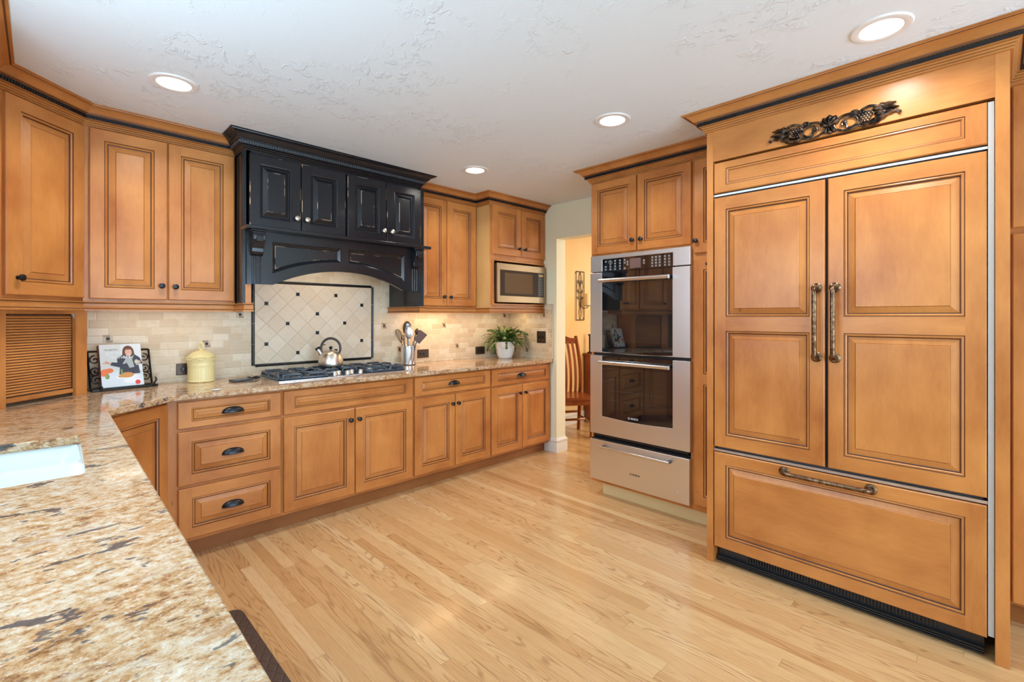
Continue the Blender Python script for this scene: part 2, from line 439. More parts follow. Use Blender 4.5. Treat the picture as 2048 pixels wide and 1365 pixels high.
def dentils(path, pitch=.0125, out=.034, tk=.007, z0=2.3755, z1=2.393, black=True):
    mb = sweep(path, [(out - .001, z0), (out + .0015, z0), (out + .0015, z1), (out - .001, z1)])
    P = [Vector(p) for p in path]
    for k in range(len(P) - 1):
        d = P[k+1] - P[k]; L = d.length; d.normalize(); n = Vector((d.y, -d.x))
        a0 = .0; 
        if k > 0:
            pass
        s = -.03
        while s < L + .03:
            # stay within the mitred extent
            c = P[k] + d * (s + pitch * .3) + n * (out + tk * .5)
            ok = True
            for kk, sgn in ((k, -1), (k + 1, 1)):
                if 0 < kk < len(P) - 1:
                    dd = (P[kk+1] - P[kk]).normalized() if sgn > 0 else (P[kk] - P[kk-1]).normalized()
                    bis = (d + dd)
                    if sgn > 0 and (c - P[kk]).dot(bis) > -.003: ok = False
                    if sgn < 0 and (c - P[kk]).dot(bis) < .003: ok = False
                else:
                    if sgn < 0 and s < 0: ok = False
                    if sgn > 0 and s > L - .008: ok = False
            if ok:
                q0 = P[k] + d * s; q1 = P[k] + d * (s + pitch * .6)
                a, b = q0 + n * out, q1 + n * out; a2, b2 = q0 + n * (out + tk), q1 + n * (out + tk)
                i = len(mb.v)
                mb.v += [(p.x, p.y, z) for z in (z0 + .001, z1 - .001) for p in (a, b, b2, a2)]
                for q in ((0,1,2,3),(4,7,6,5),(0,4,5,1),(1,5,6,2),(2,6,7,3),(3,7,4,0)): mb.f.append(tuple(i + x for x in q)); mb.m.append(0)
            s += pitch
    return mb
def crown(parent, path, mats, black=False):
    part('cornice', sweep(path, [(a, b) for a, b, c in CR], [CR[(k + 1) % len(CR)][2] for k in range(len(CR))]), mats, parent, smooth=False)
    part('dentil_strip', dentils(path), BLK, parent, smooth=False)
RAIL = [(-.006, 1.4165), (.018, 1.4165), (.019, 1.411), (.013, 1.407), (.012, 1.403), (.012, 1.381), (.015, 1.377), (.020, 1.374), (.020, 1.367), (-.006, 1.367)]
RMI = [0, 0, 2, 0, 0, 2, 0, 0, 0, 0]

# ------------------------------------------------------------------ the room
s = struct('floor', MB().box(-3.0, 6.6, -3.3, 3.85, -.05, 0), FLOORM)
s = struct('ceiling', MB().box(-3.0, 6.6, -3.3, 3.85, 2.44, 2.54), CEILM)
struct('wall_back', MB().box(-.66, 3.6, 3.71, 3.85, 0, 2.44), WALLM)
mb = MB().box(-.66, -.52, -1.2, .5, 0, 2.44).box(-.66, -.52, 2.2, 3.71, 0, 2.44).box(-.66, -.52, .5, 2.2, 0, 1.08).box(-.66, -.52, .5, 2.2, 2.14, 2.44)
struct('wall_left', mb, WALLM)
struct('wall_alcove', MB().box(-3.0, -.52, -1.34, -1.2, 0, 2.44), WALLM)
struct('wall_breakfast', MB().box(-3.0, -2.86, -3.3, -1.34, 0, .55).box(-3.0, -2.86, -3.3, -1.34, 2.3, 2.44).box(-3.0, -2.86, -3.3, -2.8, .55, 2.3).box(-3.0, -2.86, -1.5, -1.34, .55, 2.3), WALLM)
struct('wall_rear', MB().box(-2.86, -.3, -3.3, -3.16, 0, 2.44).box(-.3, 3.0, -3.3, -3.16, 2.25, 2.44).box(3.0, 3.6, -3.3, -3.16, 0, 2.44), WALLM)
mb = MB().box(3.60, 3.735, -3.3, 2.2, 0, 2.44).box(3.60, 3.735, 3.026, 3.85, 0, 2.44).box(3.60, 3.735, 2.2, 3.026, 2.102, 2.44)
struct('wall_right', mb, WALLM)
struct('wall_dining_back', MB().box(3.735, 6.6, 3.70, 3.85, 0, 2.44), DINM)
struct('wall_dining_end', MB().box(6.46, 6.6, .7, 3.70, 0, 2.44), DINM)
struct('wall_dining_front', MB().box(3.735, 4.3, .7, .84, 0, 2.44).box(6.1, 6.46, .7, .84, 0, 2.44).box(4.3, 6.1, .7, .84, 0, .7).box(4.3, 6.1, .7, .84, 2.3, 2.44), DINM)
BB = [(-.002, 0), (.016, 0), (.016, .088), (.013, .095), (.013, .100), (.018, .106), (.018, .118), (.010, .128), (.006, .138), (-.002, .14)]
o = struct('baseboard_right', sweep([(3.60, 3.19), (3.60, 3.026), (3.735, 3.026), (3.735, 3.3)], BB), TRIMW)
o = struct('baseboard_dining', sweep([(3.735, 3.70), (6.46, 3.70)], BB), TRIMW)
def window(name, x0, x1, z0, z1, y, cols, rows, place):
    f = MB(); d = .05
    f.box(x0, x0+d, y-.04, y+.04, z0, z1).box(x1-d, x1, y-.04, y+.04, z0, z1).box(x0+d, x1-d, y-.04, y+.04, z0, z0+d).box(x0+d, x1-d, y-.04, y+.04, z1-d, z1)
    for k in range(1, cols): xx = x0 + (x1-x0)*k/cols; f.box(xx-.02, xx+.02, y-.03, y+.03, z0+d, z1-d)
    for k in range(1, rows): zz = z0 + (z1-z0)*k/rows; f.box(x0+d, x1-d, y-.02, y+.02, zz-.012, zz+.012)
    o = struct(name, f.xform(place), TRIMW)
    part('window_pane', MB().box(x0+d, x1-d, y-.003, y+.003, z0+d, z1-d).xform(place), plain('clear_glass_' + name, (.9, .95, 1), .02, 0, trans=1.0), o)
RZ = Matrix.Rotation(R(90), 4, 'Z')
window('window_1', .5, 2.2, 1.08, 2.14, .59, 2, 1, RZ)
window('window_2', -.3, 3.0, 0, 2.25, -3.23, 3, 1, Matrix())
window('window_3', -2.8, -1.5, .55, 2.3, 2.93, 2, 1, RZ)
window('window_4', 4.3, 6.1, .7, 2.3, .77, 2, 1, Matrix())

# ------------------------------------------------------------------ recessed ceiling lights
LENS = emis('glowing_lens', (1.0, .95, .86), 9.0)
def can(x, y, label, power=9):
    t = thing('recessed_light', label, 'ceiling light', (x, y, 2.44), 0, 'recessed ceiling lights')
    part('trim_ring', MB().lathe([(.069, .0), (.069, -.006), (.074, -.008), (.094, -.006), (.099, -.0005), (.099, 0)], 48), TRIMW, t)
    part('lens', MB().lathe([(1e-6, -.0035), (.069, -.0035)], 40), LENS, t)
    area('lamp', (0, 0, -.012), (0, 0, 0), .13, .13, power, (1.0, .97, .93), 'DISK', 150, t)
can(.444, 2.723, 'round recessed ceiling light in front of the left wall cabinets')
can(2.278, 1.507, 'round recessed ceiling light in front of the wall oven')
can(2.318, 2.745, 'round recessed ceiling light nearest the microwave cabinet, smallest in view')
can(2.284, .306, 'round recessed ceiling light above the refrigerator front, largest in view')

# ------------------------------------------------------------------ backsplash
bs = part('tile_backsplash', MB().box(-.52, 3.592, 3.70, 3.71, .915, 1.80), TILEX)
tag(bs, 'tumbled travertine brick tile backsplash on the wall behind the cooktop', 'backsplash')
bs2 = thing('tile_backsplash', 'short travertine tile backsplash on the end wall by the doorway', 'backsplash', (3.60, 0, 0))
part('tile_field', MB().box(-.008, 0, 3.075, 3.70, .915, 1.442), TILEY, bs2)
EDG = plain('pale_stone_edge', (.74, .64, .50), .4)
part('edge_trim', MB().box(-.012, 0, 3.058, 3.075, .915, 1.458).box(-.012, 0, 3.075, 3.70, 1.442, 1.458), EDG, bs2, bevel=.003)
ACB = plain('mosaic_brown', (.36, .22, .12), .4); ACL = plain('mosaic_tan', (.60, .45, .30), .4); ACK = plain('black_glass_dot', (.01, .01, .01), .5)
def accent(p, x, z, side=False):
    mb = MB(); g = .0225; c = .0085
    for (a0, a1, b0, b1, mi) in ((-g, c, c + .002, g, 0), (c + .002, g, -c, g, 1), (-c, g, -g, -c - .002, 0), (-g, -c - .002, -g, c, 1), (-c, c, -c, c, 2)):
        if side: mb.box(-.0095, -.007, x - a1, x - a0, z + b0, z + b1, mi)
        else: mb.box(x + a0, x + a1, 3.6975, 3.701, z + b0, z + b1, mi)
    part('accent_tile', mb, [ACB, ACL, ACK], p)
for x, z in ((.279, 1.204), (.783, 1.155), (.985, 1.350), (2.10, 1.257), (2.737, 1.254), (2.894, 1.051), (3.535, 1.350), (2.252, 1.047)): accent(bs, x, z)
for y, z in ((3.419, .991), (3.183, 1.352)): accent(bs2, y, z, True)
mp = thing('mosaic_panel', 'framed panel of diagonal travertine tiles with black dots behind the cooktop', 'tile panel', (0, 3.70, 0))
part('tile_field', MB().box(1.075, 1.978, -.006, 0, .995, 1.577), DIAGM, mp)
PENC = m_black(); PENC.name = 'black_marble_pencil'
def pencil(x0, z0, x1, z1):
    mb = MB(); L = abs(x1-x0) + abs(z1-z0); n = max(1, round(L / .155)); fx = x1 != x0
    for k in range(n):
        a = k / n; b = (k + 1) / n; g = .0012
        pr = [(-.0105, 0), (-.0105, -.006), (-.006, -.012), (0, -.014), (.006, -.012), (.0105, -.006), (.0105, 0)]
        A = []; B = []
        for w_, y in pr:
            if fx: A.append((x0 + (x1-x0)*a + g, y, z0 + w_)); B.append((x0 + (x1-x0)*b - g, y, z0 + w_))
            else: A.append((x0 + w_, y, z0 + (z1-z0)*a + g)); B.append((x0 + w_, y, z0 + (z1-z0)*b - g))
        for j in range(7): j2 = (j+1) % 7; mb.face([A[j], B[j], B[j2], A[j2]])
        mb.face(A); mb.face(B[::-1])
    return mb
XL, XR, ZB, ZT = 1.0665, 1.9865, .987, 1.5865
for a in ((XL, ZB, XL, ZT), (XR, ZB, XR, ZT), (XL + .012, ZB, XR - .012, ZB), (XL + .012, ZT, XR - .012, ZT)): part('pencil_border', pencil(*a), PENC, mp)
for i, j in ((0,4),(3,5),(7,5),(10,4),(2,2),(5,3),(8,2),(5,1),(0,0),(3,-1),(10,0),(7,-1)):
    x = 1.153 + .0737*i; z = 1.138 + .0733*j
    mb = MB().box(x-.0125, x+.0125, -.010, -.005, z-.0125, z+.0125).lathe([(.0065, 0), (.004, .002), (1e-6, .003)], 12, 0, Matrix.Translation((x, -.010, z)) @ Matrix.Rotation(R(90), 4, 'X'))
    part('dot_tile', mb, PENC, mp, bevel=.0012)

# ------------------------------------------------------------------ outlets
def plate(name, label, x, z, w, h, cat='outlet', side=None, kind='duplex'):
    t = thing(name, label, cat, (x, 3.70, z) if side is None else (3.592, side, z), 0 if side is None else -90)
    m = MB().box(-w/2, w/2, -.006, 0, -h/2, h/2)
    part('cover_plate', m, BRZP, t, bevel=.003)
    f = MB()
    if kind == 'duplex':
        for sx in (-1, 1):
            so_ = part('socket', MB().lathe([(.0155, 0), (.0155, .0075), (.014, .009), (1e-6, .009)], 20, 0, Matrix.Translation((sx*.0195, 0, 0)) @ Matrix.Rotation(R(90), 4, 'X')), BRZ, t)
            f = MB()
            for q in (-1, 1): f.box(sx*.0195 - .004, sx*.0195 + .004, -.0098, -.0085, q*.006 - .0012, q*.006 + .0012)
            part('slots', f, NICK, so_)
    else:
        for sx in ((-.023, .023) if kind == 'double' else (0,)):
            part('toggle', MB().box(sx-.005, sx+.005, -.016, -.005, -.006, .010), BRZ, t, bevel=.002)
            for q in (-1, 1): f.lathe([(.003, 0), (.003, .0075), (1e-6, .008)], 10, 0, Matrix.Translation((sx, 0, q*.03)) @ Matrix.Rotation(R(90), 4, 'X'))
        part('screws', f, NICK, t)
BRZP = plain('bronze_plate', (.075, .050, .036), .35, .6)
plate('wall_outlet', 'dark outlet plate low on the tile, left of the yellow canister', .672, .995, .115, .074)
plate('wall_outlet', 'bronze outlet plate on the tile right of the utensil crock', 2.497, .996, .125, .078)
plate('wall_outlet', 'dark outlet plate on the tile just left of the potted plant', 3.190, .992, .122, .078)
plate('switch_plate', 'bronze double switch plate on the end wall right of the plant', 0, 1.130, .118, .120, 'switch', 3.218, 'double')

# ------------------------------------------------------------------ countertop and sink
outer = [(-.52, -1.2), (.172, -1.2), (.211, 2.798), (.498, 3.065), (3.6, 3.065), (3.6, 3.70), (-.52, 3.70)]
hole = [(.083, 1.715), (.094, 2.275), (-.36, 2.285), (-.36, 1.705)]
def rounded(poly, r, n=5):
    out = []; N = len(poly)
    for k in range(N):
        p = Vector(poly[k]); a = (Vector(poly[k-1]) - p).normalized(); b = (Vector(poly[(k+1) % N]) - p).normalized()
        for i in range(n + 1):
            u = i / n; q = p + a*r*(1-u)**2 + b*r*u**2
            out.append((q.x, q.y))
    return out
ct = part('granite_countertop', MB().prism(outer, .885, .915, lambda u, v, h: (u, v, h), 0, [rounded(hole, .02)[::-1]]), GRAN, bevel=.004)
tag(ct, 'speckled tan granite countertop running from the sink round to the doorway', 'countertop')
sk = thing('undermount_sink', 'white undermount double sink set into the granite at the left', 'sink', (0, 0, 0))
def bowl(y0, y1, x0=-.36, x1=.088, zt=.8845, zb=.70):
    mb = MB(); c0 = rounded([(x0, y0), (x1, y0), (x1, y1), (x0, y1)], .03); i = .02
    c1 = rounded([(x0+i, y0+i), (x1-i, y0+i), (x1-i, y1-i), (x0+i, y1-i)], .05); i = .05
    c2 = rounded([(x0+i, y0+i), (x1-i, y0+i), (x1-i, y1-i), (x0+i, y1-i)], .05)
    L = [[(p[0], p[1], zt) for p in c0], [(p[0], p[1], zb+.04) for p in c1], [(p[0], p[1], zb) for p in c2]]
    n = len(c0)
    for k in range(2):
        for j in range(n): mb.face([L[k][j], L[k][(j+1) % n], L[k+1][(j+1) % n], L[k+1][j]])
    mb.face(L[2]); return mb
part('bowl', bowl(2.01, 2.29), SINKM, sk, ang=60); part('bowl', bowl(1.70, 1.985), SINKM, sk, ang=60)
part('rim', MB().prism([(-.40, 1.66), (.13, 1.66), (.13, 2.33), (-.40, 2.33)], .876, .8848, lambda u, v, h: (u, v, h), 0,
     [rounded([(-.36, 2.01), (.088, 2.01), (.088, 2.29), (-.36, 2.29)], .03)[::-1], rounded([(-.36, 1.70), (.088, 1.70), (.088, 1.985), (-.36, 1.985)], .03)[::-1]]), SINKM, sk)
for y in (2.15, 1.845): part('drain', MB().lathe([(.04, .7005), (.04, .703), (.028, .702), (1e-6, .7015)], 24, 0, Matrix.Translation((-.14, y, 0))), STEELB, sk)

# ------------------------------------------------------------------ base cabinets
def base_cab(label, x0, x1, doors, drawers, y=3.11, d=.585, z1=.8845):
    W = x1 - x0
    t = thing('base_cabinet', label, 'cabinet', (x0, y, 0))
    part('carcass', MB().box(.0005, W-.0005, 0, d, .10, z1), [WV], t)
    part('toe_kick', MB().box(0, W, .062, d, 0, .0995), TOE, t)
    for (a, b, c, e, kx) in doors: add_door(t, a-x0, c, b-a, e-c, knob=(kx-a, .631-c))
    for (a, b, c, e, px) in drawers:
        h = e - c; small = h < .2
        add_door(t, a-x0, c, b-a, h, pull=(px-a, h*.5+.003) if px else None, stile=.062, rail=.036 if small else .056, sc=.62 if small else .9, horiz=True, name='drawer')
base_cab('maple base cabinet with three stacked drawers, left of the cooktop cabinet', .476, 1.058, [], [(.522, 1.049, .725, .870, .786), (.522, 1.049, .414, .706, .786), (.524, 1.050, .120, .397, .786)])
base_cab('maple base cabinet with two doors and a wide false drawer under the cooktop', 1.058, 2.006, [(1.067, 1.532, .118, .706, 1.497), (1.538, 1.997, .118, .706, 1.559)], [(1.066, 1.997, .725, .872, None)])
base_cab('maple base cabinet with one drawer and two doors just right of the cooktop', 2.006, 2.794, [(2.015, 2.398, .122, .706, 2.366), (2.404, 2.785, .122, .706, 2.424)], [(2.015, 2.785, .725, .870, 2.388)])
base_cab('maple base cabinet with drawer and two doors beneath the potted plant', 2.794, 3.586, [(2.803, 3.186, .118, .706, 3.146), (3.192, 3.576, .118, .706, 3.219)], [(2.803, 3.576, .722, .868, 3.174)])
# diagonal corner base cabinet: face line y = x + 2.65
cb = thing('base_cabinet', 'diagonal corner base cabinet with one door beside the sink counter', 'cabinet', (.155, 2.805, 0), 45)
mb = MB().prism([(0, 0), (.431, 0), (.431+.41, .415), (.15, .85), (-.45, .45)], .10, .8845, lambda u, v, h: (u, v, h))
part('carcass', mb, [WV], cb)
part('toe_kick', MB().box(.02, .46, .06, .3, 0, .0995), TOE, cb)
add_door(cb, .012, .120, .428, .748, stile=.062, rail=.062)
part('corner_stile', MB().box(.4435, .452, -.012, .0, .10, .8845), [WV], cb)
sb = thing('base_cabinet', 'long base cabinet under the sink counter, along the left wall', 'cabinet', (.15, 2.795, 0), 90.6)
W = 3.98
# local x runs toward the camera, local y into the wall
sb.rotation_euler = (0, 0, R(90)); sb.location = (.135, -1.19, 0)
part('carcass', MB().box(0, W-.02, 0, .62, .10, .69).box(0, 2.83, 0, .62, .69, .8845).box(3.54, W-.02, 0, .62, .69, .8845).box(2.83, 3.54, 0, .015, .69, .8845), [WV], sb)
part('toe_kick', MB().box(0, W-.02, .06, .60, 0, .0995), TOE, sb)
for k in range(5): add_door(sb, .02 + k*.79, .12, .385, .75, knob=(.35, .66)); add_door(sb, .41 + k*.79, .12, .385 if k < 4 else .37, .75, knob=(.035, .66))

# ------------------------------------------------------------------ wall cabinets on the left
def wall_cab(label, loc, rotz, W, d, z0, z1, doors, mats=WMATS, sidemat=None, name='wall_cabinet', **k):
    t = thing(name, label, 'cabinet', loc, rotz)
    part('carcass', MB().box(.0005, W-.0005, 0, d, z0, z1), [WV], t)
    for (x, z, w_, h, kn) in doors: add_door(t, x, z, w_, h, knob=kn, mats=mats, **k)
    return t
t = wall_cab('two-door maple wall cabinet between the corner cabinet and black hood', (.152, 3.37, 0), 0, .715, .33, 1.4175, 2.40,
         [(.026, 1.432, .337, .906, (.309, .079)), (.369, 1.432, .338, .906, (.031, .076))])
cc = thing('wall_cabinet', 'diagonal corner wall cabinet with one tall door above the tambour garage', 'cabinet', (-.185, 3.035, 0), 45)
L = .474
part('carcass', MB().prism([(0.0, 0), (L, 0), (L+.225, .23), (.235, .70), (-.235, .235)], 1.4175, 2.40, lambda u, v, h: (u, v, h)), [WV], cc)
add_door(cc, .083, 1.434, .385, .903, knob=(.048, .079), stile=.062)
lw = wall_cab('maple wall cabinet on the left wall next to the corner cabinet', (-.185, 2.44, 0), 90, .595, .33, 1.4175, 2.40, [(.01, 1.432, .28, .906, (.25, .08)), (.295, 1.432, .28, .906, (.03, .08))])
lr = part('light_rail', sweep([(-.185, 2.44), (-.185, 3.035), (.150, 3.37), (.872, 3.37), (.872, 3.165), (.912, 3.165)], RAIL, RMI), [WCR, WCR, GLZ])
tag(lr, 'moulded light rail under the left-hand wall cabinets', 'moulding')
kc = thing('crown_moulding', 'maple crown with black dentil strip over the left-hand wall cabinets', 'moulding')
crown(kc, [(-.185, 2.34), (-.185, 3.035), (.150, 3.37), (.872, 3.37)], [WCR, WCR, GLZ])

# appliance garage: face line y = x + 3.30
ag = thing('appliance_garage', 'slatted tambour appliance garage standing in the counter corner', 'cabinet', (-.185, 3.115, .9155), 45)
# local x: 0 at (-.185,3.115), right end at (.175,3.475) -> .509
Wg = .509; a0, a1 = .096, .444
part('front_frame', MB().box(0, a0, 0, .02, 0, .50).box(a1, Wg, 0, .02, 0, .50).box(a0, a1, 0, .02, .434, .50), [WV], ag, bevel=.001)
part('side_panel', MB().prism([(Wg-.0, .02), (Wg+.13, .15), (Wg+.145, .135), (Wg, 0)], 0, .50, lambda u, v, h: (u, v, h)), [WV], ag)
mb = MB(); n = 29; zb, zt = .044, .424; hh = (zt - zb) / n
for k in range(n):
    z = zb + k*hh
    pr = [(0, z+.0022), (-.0045, z+.0028), (-.006, z+hh*.35), (-.006, z+hh*.65), (-.0045, z+hh-.0016), (0, z+hh-.001)]
    A = [(a0+.002, .026+p[0], p[1]) for p in pr]; B = [(a1-.006, .026+p[0], p[1]) for p in pr]
    for j in range(5): mb.face([A[j], B[j], B[j+1], A[j+1]], 0)
mb.box(a0+.001, a1-.005, .0262, .032, zb, .45, 1)
part('tambour_door', mb, [WH, GLZ], ag, smooth=False)
part('bottom_bar', MB().box(a0+.001, a1-.003, .010, .030, .018, .040), [WH], ag, bevel=.003)
part('hinge_bracket', MB().prism([(a1-.002, .434), (a1-.018, .434), (a1-.002, .408)], .006, .010, lambda u, v, h: (u, h, v)), GRIL, ag)

# ------------------------------------------------------------------ black hood
hd = thing('range_hood', 'black distressed mantle range hood with arched valance and four doors', 'range hood', (.879, 3.18, 0))
HW = 1.231  # local x, world .879 .. 2.110
part('carcass', MB().box(.0, HW, 0, .518, 1.80, 2.40), BLK, hd)
lb = part('side_panel', MB().box(-.006, .026, .0, .518, 1.418, 2.40), [BLK], hd)
mb = MB()
for k in range(3): mb.tube([(-.006, .014 + k*.020, 1.42), (-.006, .014 + k*.020, 2.36)], .006, 8)
part('fluting', mb, BLK, hd)
part('bare_front_edge', MB().box(-.0055, .0262, -.003, .0005, 1.418, 1.532), [WV], hd, label='unpainted maple edge at the foot of the left side panel')
part('side_panel', MB().box(1.271, 1.306, .045, .518, 1.418, 2.36), BLK, hd)
for (x0, x1, kx) in ((.892, 1.194, 1.164), (1.200, 1.496, 1.228), (1.511, 1.812, 1.783), (1.818, 2.110, 1.850)):
    W_ = x1 - x0
    d = part('door', door_mesh(W_, .437, [(.056, .050, W_-.056, .387)], .026, P_BLK, 1, False, 3, .0035), BMATS, hd, (x0-.879, 0, 1.889), smooth=False, fix=False)
    part('knob', knob_mb(kx-x0, .076, -.026, .0165), NICK, d)
part('mantle_shelf', MB().box(-.018, 1.292, -.082, .04, 1.862, 1.884), BLK, hd, bevel=.004)
# arched valance with two sunk panels
def arc_z(x, x0=.150, x1=1.080, zs=1.535, zp=1.645):
    c = (x0 + x1) / 2; hw = (x1 - x0) / 2; k = zp - zs; Rr = (hw*hw + k*k) / (2*k)
    return zp - Rr + math.sqrt(max(Rr*Rr - (x-c)**2, 0))
pts = [(0.0, 1.535), (.150, 1.535)] + [(.150 + .93*k/24, arc_z(.150 + .93*k/24)) for k in range(1, 24)] + [(1.080, 1.535), (HW, 1.535), (HW, 1.861), (0, 1.861)]
def pan(x0, x1, side):
    lo = []
    for k in range(13):
        x = x0 + (x1-x0)*k/12; lo.append((x, arc_z(x, .145, 1.089, 1.604, 1.708)))
    return lo + [(x1, 1.802), (x0, 1.802)]
def shrink(poly, d):
    out = []; N = len(poly)
    for k in range(N):
        p = Vector(poly[k]); a = (p - Vector(poly[k-1])).normalized(); b = (Vector(poly[(k+1) % N]) - p).normalized()
        n1 = Vector((-a.y, a.x)); n2 = Vector((-b.y, b.x)); o = (n1 + n2) / max(.3, 1 + n1.dot(n2)); q = p + o*d; out.append((q.x, q.y))
    return out
PA, PB = pan(.145, .590, 0), pan(.644, 1.094, 1)
mb = MB().prism(pts, -.014, .012, lambda u, v, h: (u, h, v), 0, [PA[::-1], PB[::-1]])
for PP in (PA, PB):
    prev = [(p[0], -.014, p[1]) for p in PP]
    for dd, yy, mi in ((.003, -.010, 0), (.020, .004, 0), (.0215, .001, 3), (.023, .001, 3)):
        cur = [(p[0], yy, p[1]) for p in shrink(PP, dd)]
        for k in range(len(PP)): mb.face([prev[k], prev[(k+1) % len(PP)], cur[(k+1) % len(PP)], cur[k]], mi)
        prev = cur
    tri = geometry.tessellate_polygon([[Vector((p[0], p[2], 0)) for p in prev]])
    for tr in tri: mb.face([prev[i] for i in tr], 0)
part('arched_valance', mb, BMATS, hd, smooth=False)
mb = MB()
for (cx) in (.052, HW - .052):
    for k in (-1, 0, 1): mb.tube([(cx + k*.020, -.014, 1.536), (cx + k*.020, -.014, 1.72)], .0055, 8)
part('valance_fluting', mb, BLK, hd)
cprof = [(0, 1.838), (-.066, 1.838), (-.070, 1.822), (-.068, 1.800), (-.050, 1.775), (-.038, 1.750), (-.036, 1.730), (-.026, 1.716), (-.006, 1.706), (0, 1.706)]
for cx in (.052, HW - .046):
    mb = MB(); wds = .034
    def cor(w0, pr): return [[(cx + sgn*w0, -.014 + p[0]*.98, p[1]) for p in pr] for sgn in (-1, 1)]
    A, B = cor(wds, cprof)
    n = len(A)
    for k in range(n): mb.face([A[k], B[k], B[(k+1) % n], A[(k+1) % n]])
    mb.face(A[::-1]); mb.face(B)
    mb.box(cx-.044, cx+.044, -.078, -.0135, 1.850, 1.8615); mb.box(cx-.038, cx+.038, -.072, -.0135, 1.838, 1.850)
    mb.box(cx-.019, cx+.019, -.088, -.05, 1.785, 1.822)
    part('corbel', mb, BLK, hd, bevel=.004, smooth=False)
hc = [(.873-.879, .19), (-.006, 0), (HW, 0), (HW, .19)]
crown_o = part('cornice', sweep(hc, [(a*1.0, b) for a, b, c in CR], [0 for k in range(len(CR))]), BMATS, hd, smooth=False)
part('dentil_strip', dentils(hc, pitch=.0145, out=.033, tk=.011), plain('highlit_black_dentils', (.06, .07, .08), .25, coat=.5), hd, smooth=False)  # black dentils tinted blue-grey: the highlight they catch is put into the colour

# ------------------------------------------------------------------ right-hand wall cabinets
t = wall_cab('two-door maple wall cabinet between the black hood and microwave cabinet', (2.186, 3.37, 0), 0, .676, .33, 1.4175, 2.40,
         [(.014, 1.430, .310, .916, (.272, .076)), (.330, 1.430, .324, .916, (.011+.018, .076))])
mc = thing('microwave_cabinet', 'deeper maple wall cabinet with two short doors over an open microwave niche', 'cabinet', (2.864, 3.19, 0))
part('carcass', MB().box(0, .734, 0, .515, 1.857, 2.40), [WV], mc)
part('side_panel', MB().box(-.0005, .030, .0, .515, 1.4175, 1.857), [WV], mc)
part('end_skin', MB().box(-.003, -.0008, .001, .175, 1.4175, 2.345), [WY], mc, label='pale maple end panel')
part('side_panel', MB().box(.715, .734, 0, .515, 1.4175, 1.857), [WV], mc)
part('niche_shelf', MB().box(.03, .715, 0, .515, 1.4175, 1.452), [WH], mc)
part('niche_trim', MB().box(.024, .044, -.014, 0, 1.440, 1.862).box(.722, .732, -.014, 0, 1.440, 1.862).box(.044, .722, -.014, 0, 1.845, 1.862).box(.044, .722, -.014, 0, 1.440, 1.457), [WV], mc, bevel=.003)
add_door(mc, .023, 1.903, .364, .448, knob=(.329, .072), sc=.95); add_door(mc, .393, 1.903, .336, .448, knob=(.040, .072), sc=.95)
mw = thing('microwave', 'stainless microwave oven in the niche under the right-hand wall cabinet', 'microwave', (2.918, 3.19, 1.453))
part('case', MB().box(0, .652, -.022, .36, .018, .365), BLACKP, mw, bevel=.003)
part('front_frame', MB().prism([(0, .014), (.655, .014), (.655, .372), (0, .372)], -.045, -.022, lambda u, v, h: (u, h, v), 0, [[(.035, .310), (.632, .310), (.632, .075), (.035, .075)]]), m_steel('warm_steel', (.36, .28, .18), .45), mw, bevel=.003)
part('door_glass', MB().box(.0355, .545, -.041, -.023, .0755, .3095), plain('brown_black_glass', (.040, .020, .009), .35, spec=.12), mw)
part('door_window', MB().box(.095, .470, -.0425, -.0408, .098, .287), plain('brown_mesh_window', (.16, .10, .055), .7, 0, spec=.05), mw)
part('control_panel', MB().box(.547, .6315, -.041, -.023, .0755, .3095), BLACKP, mw)
mb = MB().box(.560, .622, -.0425, -.041, .272, .297, 0)
for r_ in range(8):
    for c_ in range(3): mb.box(.561+c_*.021, .561+c_*.021+.017, -.0422, -.041, .090+r_*.022, .090+r_*.022+.015, 1)
part('keypad', mb, [plain('amber_display', (.50, .36, .20), .3), plain('grey_keys', (.13, .13, .12), .4)], mw)
part('release_button', MB().box(.570, .635, -.048, -.0445, .028, .060), m_steel('warm_steel_button', (.34, .27, .18), .45), mw, bevel=.002)
rr = part('light_rail', sweep([(2.150, 3.70), (2.150, 3.225), (2.186, 3.225), (2.188, 3.37), (2.862, 3.37), (2.864, 3.19), (3.597, 3.19)], RAIL, RMI), [WCR, WCR, GLZ])
tag(rr, 'moulded light rail under the right-hand wall cabinets and microwave', 'moulding')
kc = thing('crown_moulding', 'maple crown with black dentil strip over the microwave cabinet run', 'moulding')
crown(kc, [(2.16, 3.37), (2.864, 3.37), (2.864, 3.19), (3.599, 3.19)], [WCR, WCR, GLZ])

# under-cabinet strips and hood lamp
def strip(label, x0, x1, y, z, power, col):
    t = thing('under_cabinet_light', label, 'light', ((x0+x1)/2, y, z))
    part('housing', MB().box(-(x1-x0)/2, (x1-x0)/2, -.02, .02, -.012, 0), TRIMW, t)
    area('lamp', (0, 0, -.014), (0, 0, 0), x1-x0, .03, power, col, parent=t)
strip('slim lamp strip hidden under the right wall cabinet', 2.30, 2.80, 3.52, 1.417, 3.2, (1.0, .66, .34))
strip('slim lamp strip hidden under the microwave cabinet', 2.95, 3.50, 3.45, 1.417, 2.3, (1.0, .74, .45))
strip('slim lamp strip hidden under the left wall cabinet', .25, .80, 3.52, 1.417, 1.0, (1.0, .84, .62))
strip('slim lamp strip hidden inside the range hood', 1.20, 1.80, 3.40, 1.799, 2.4, (1.0, .80, .58))

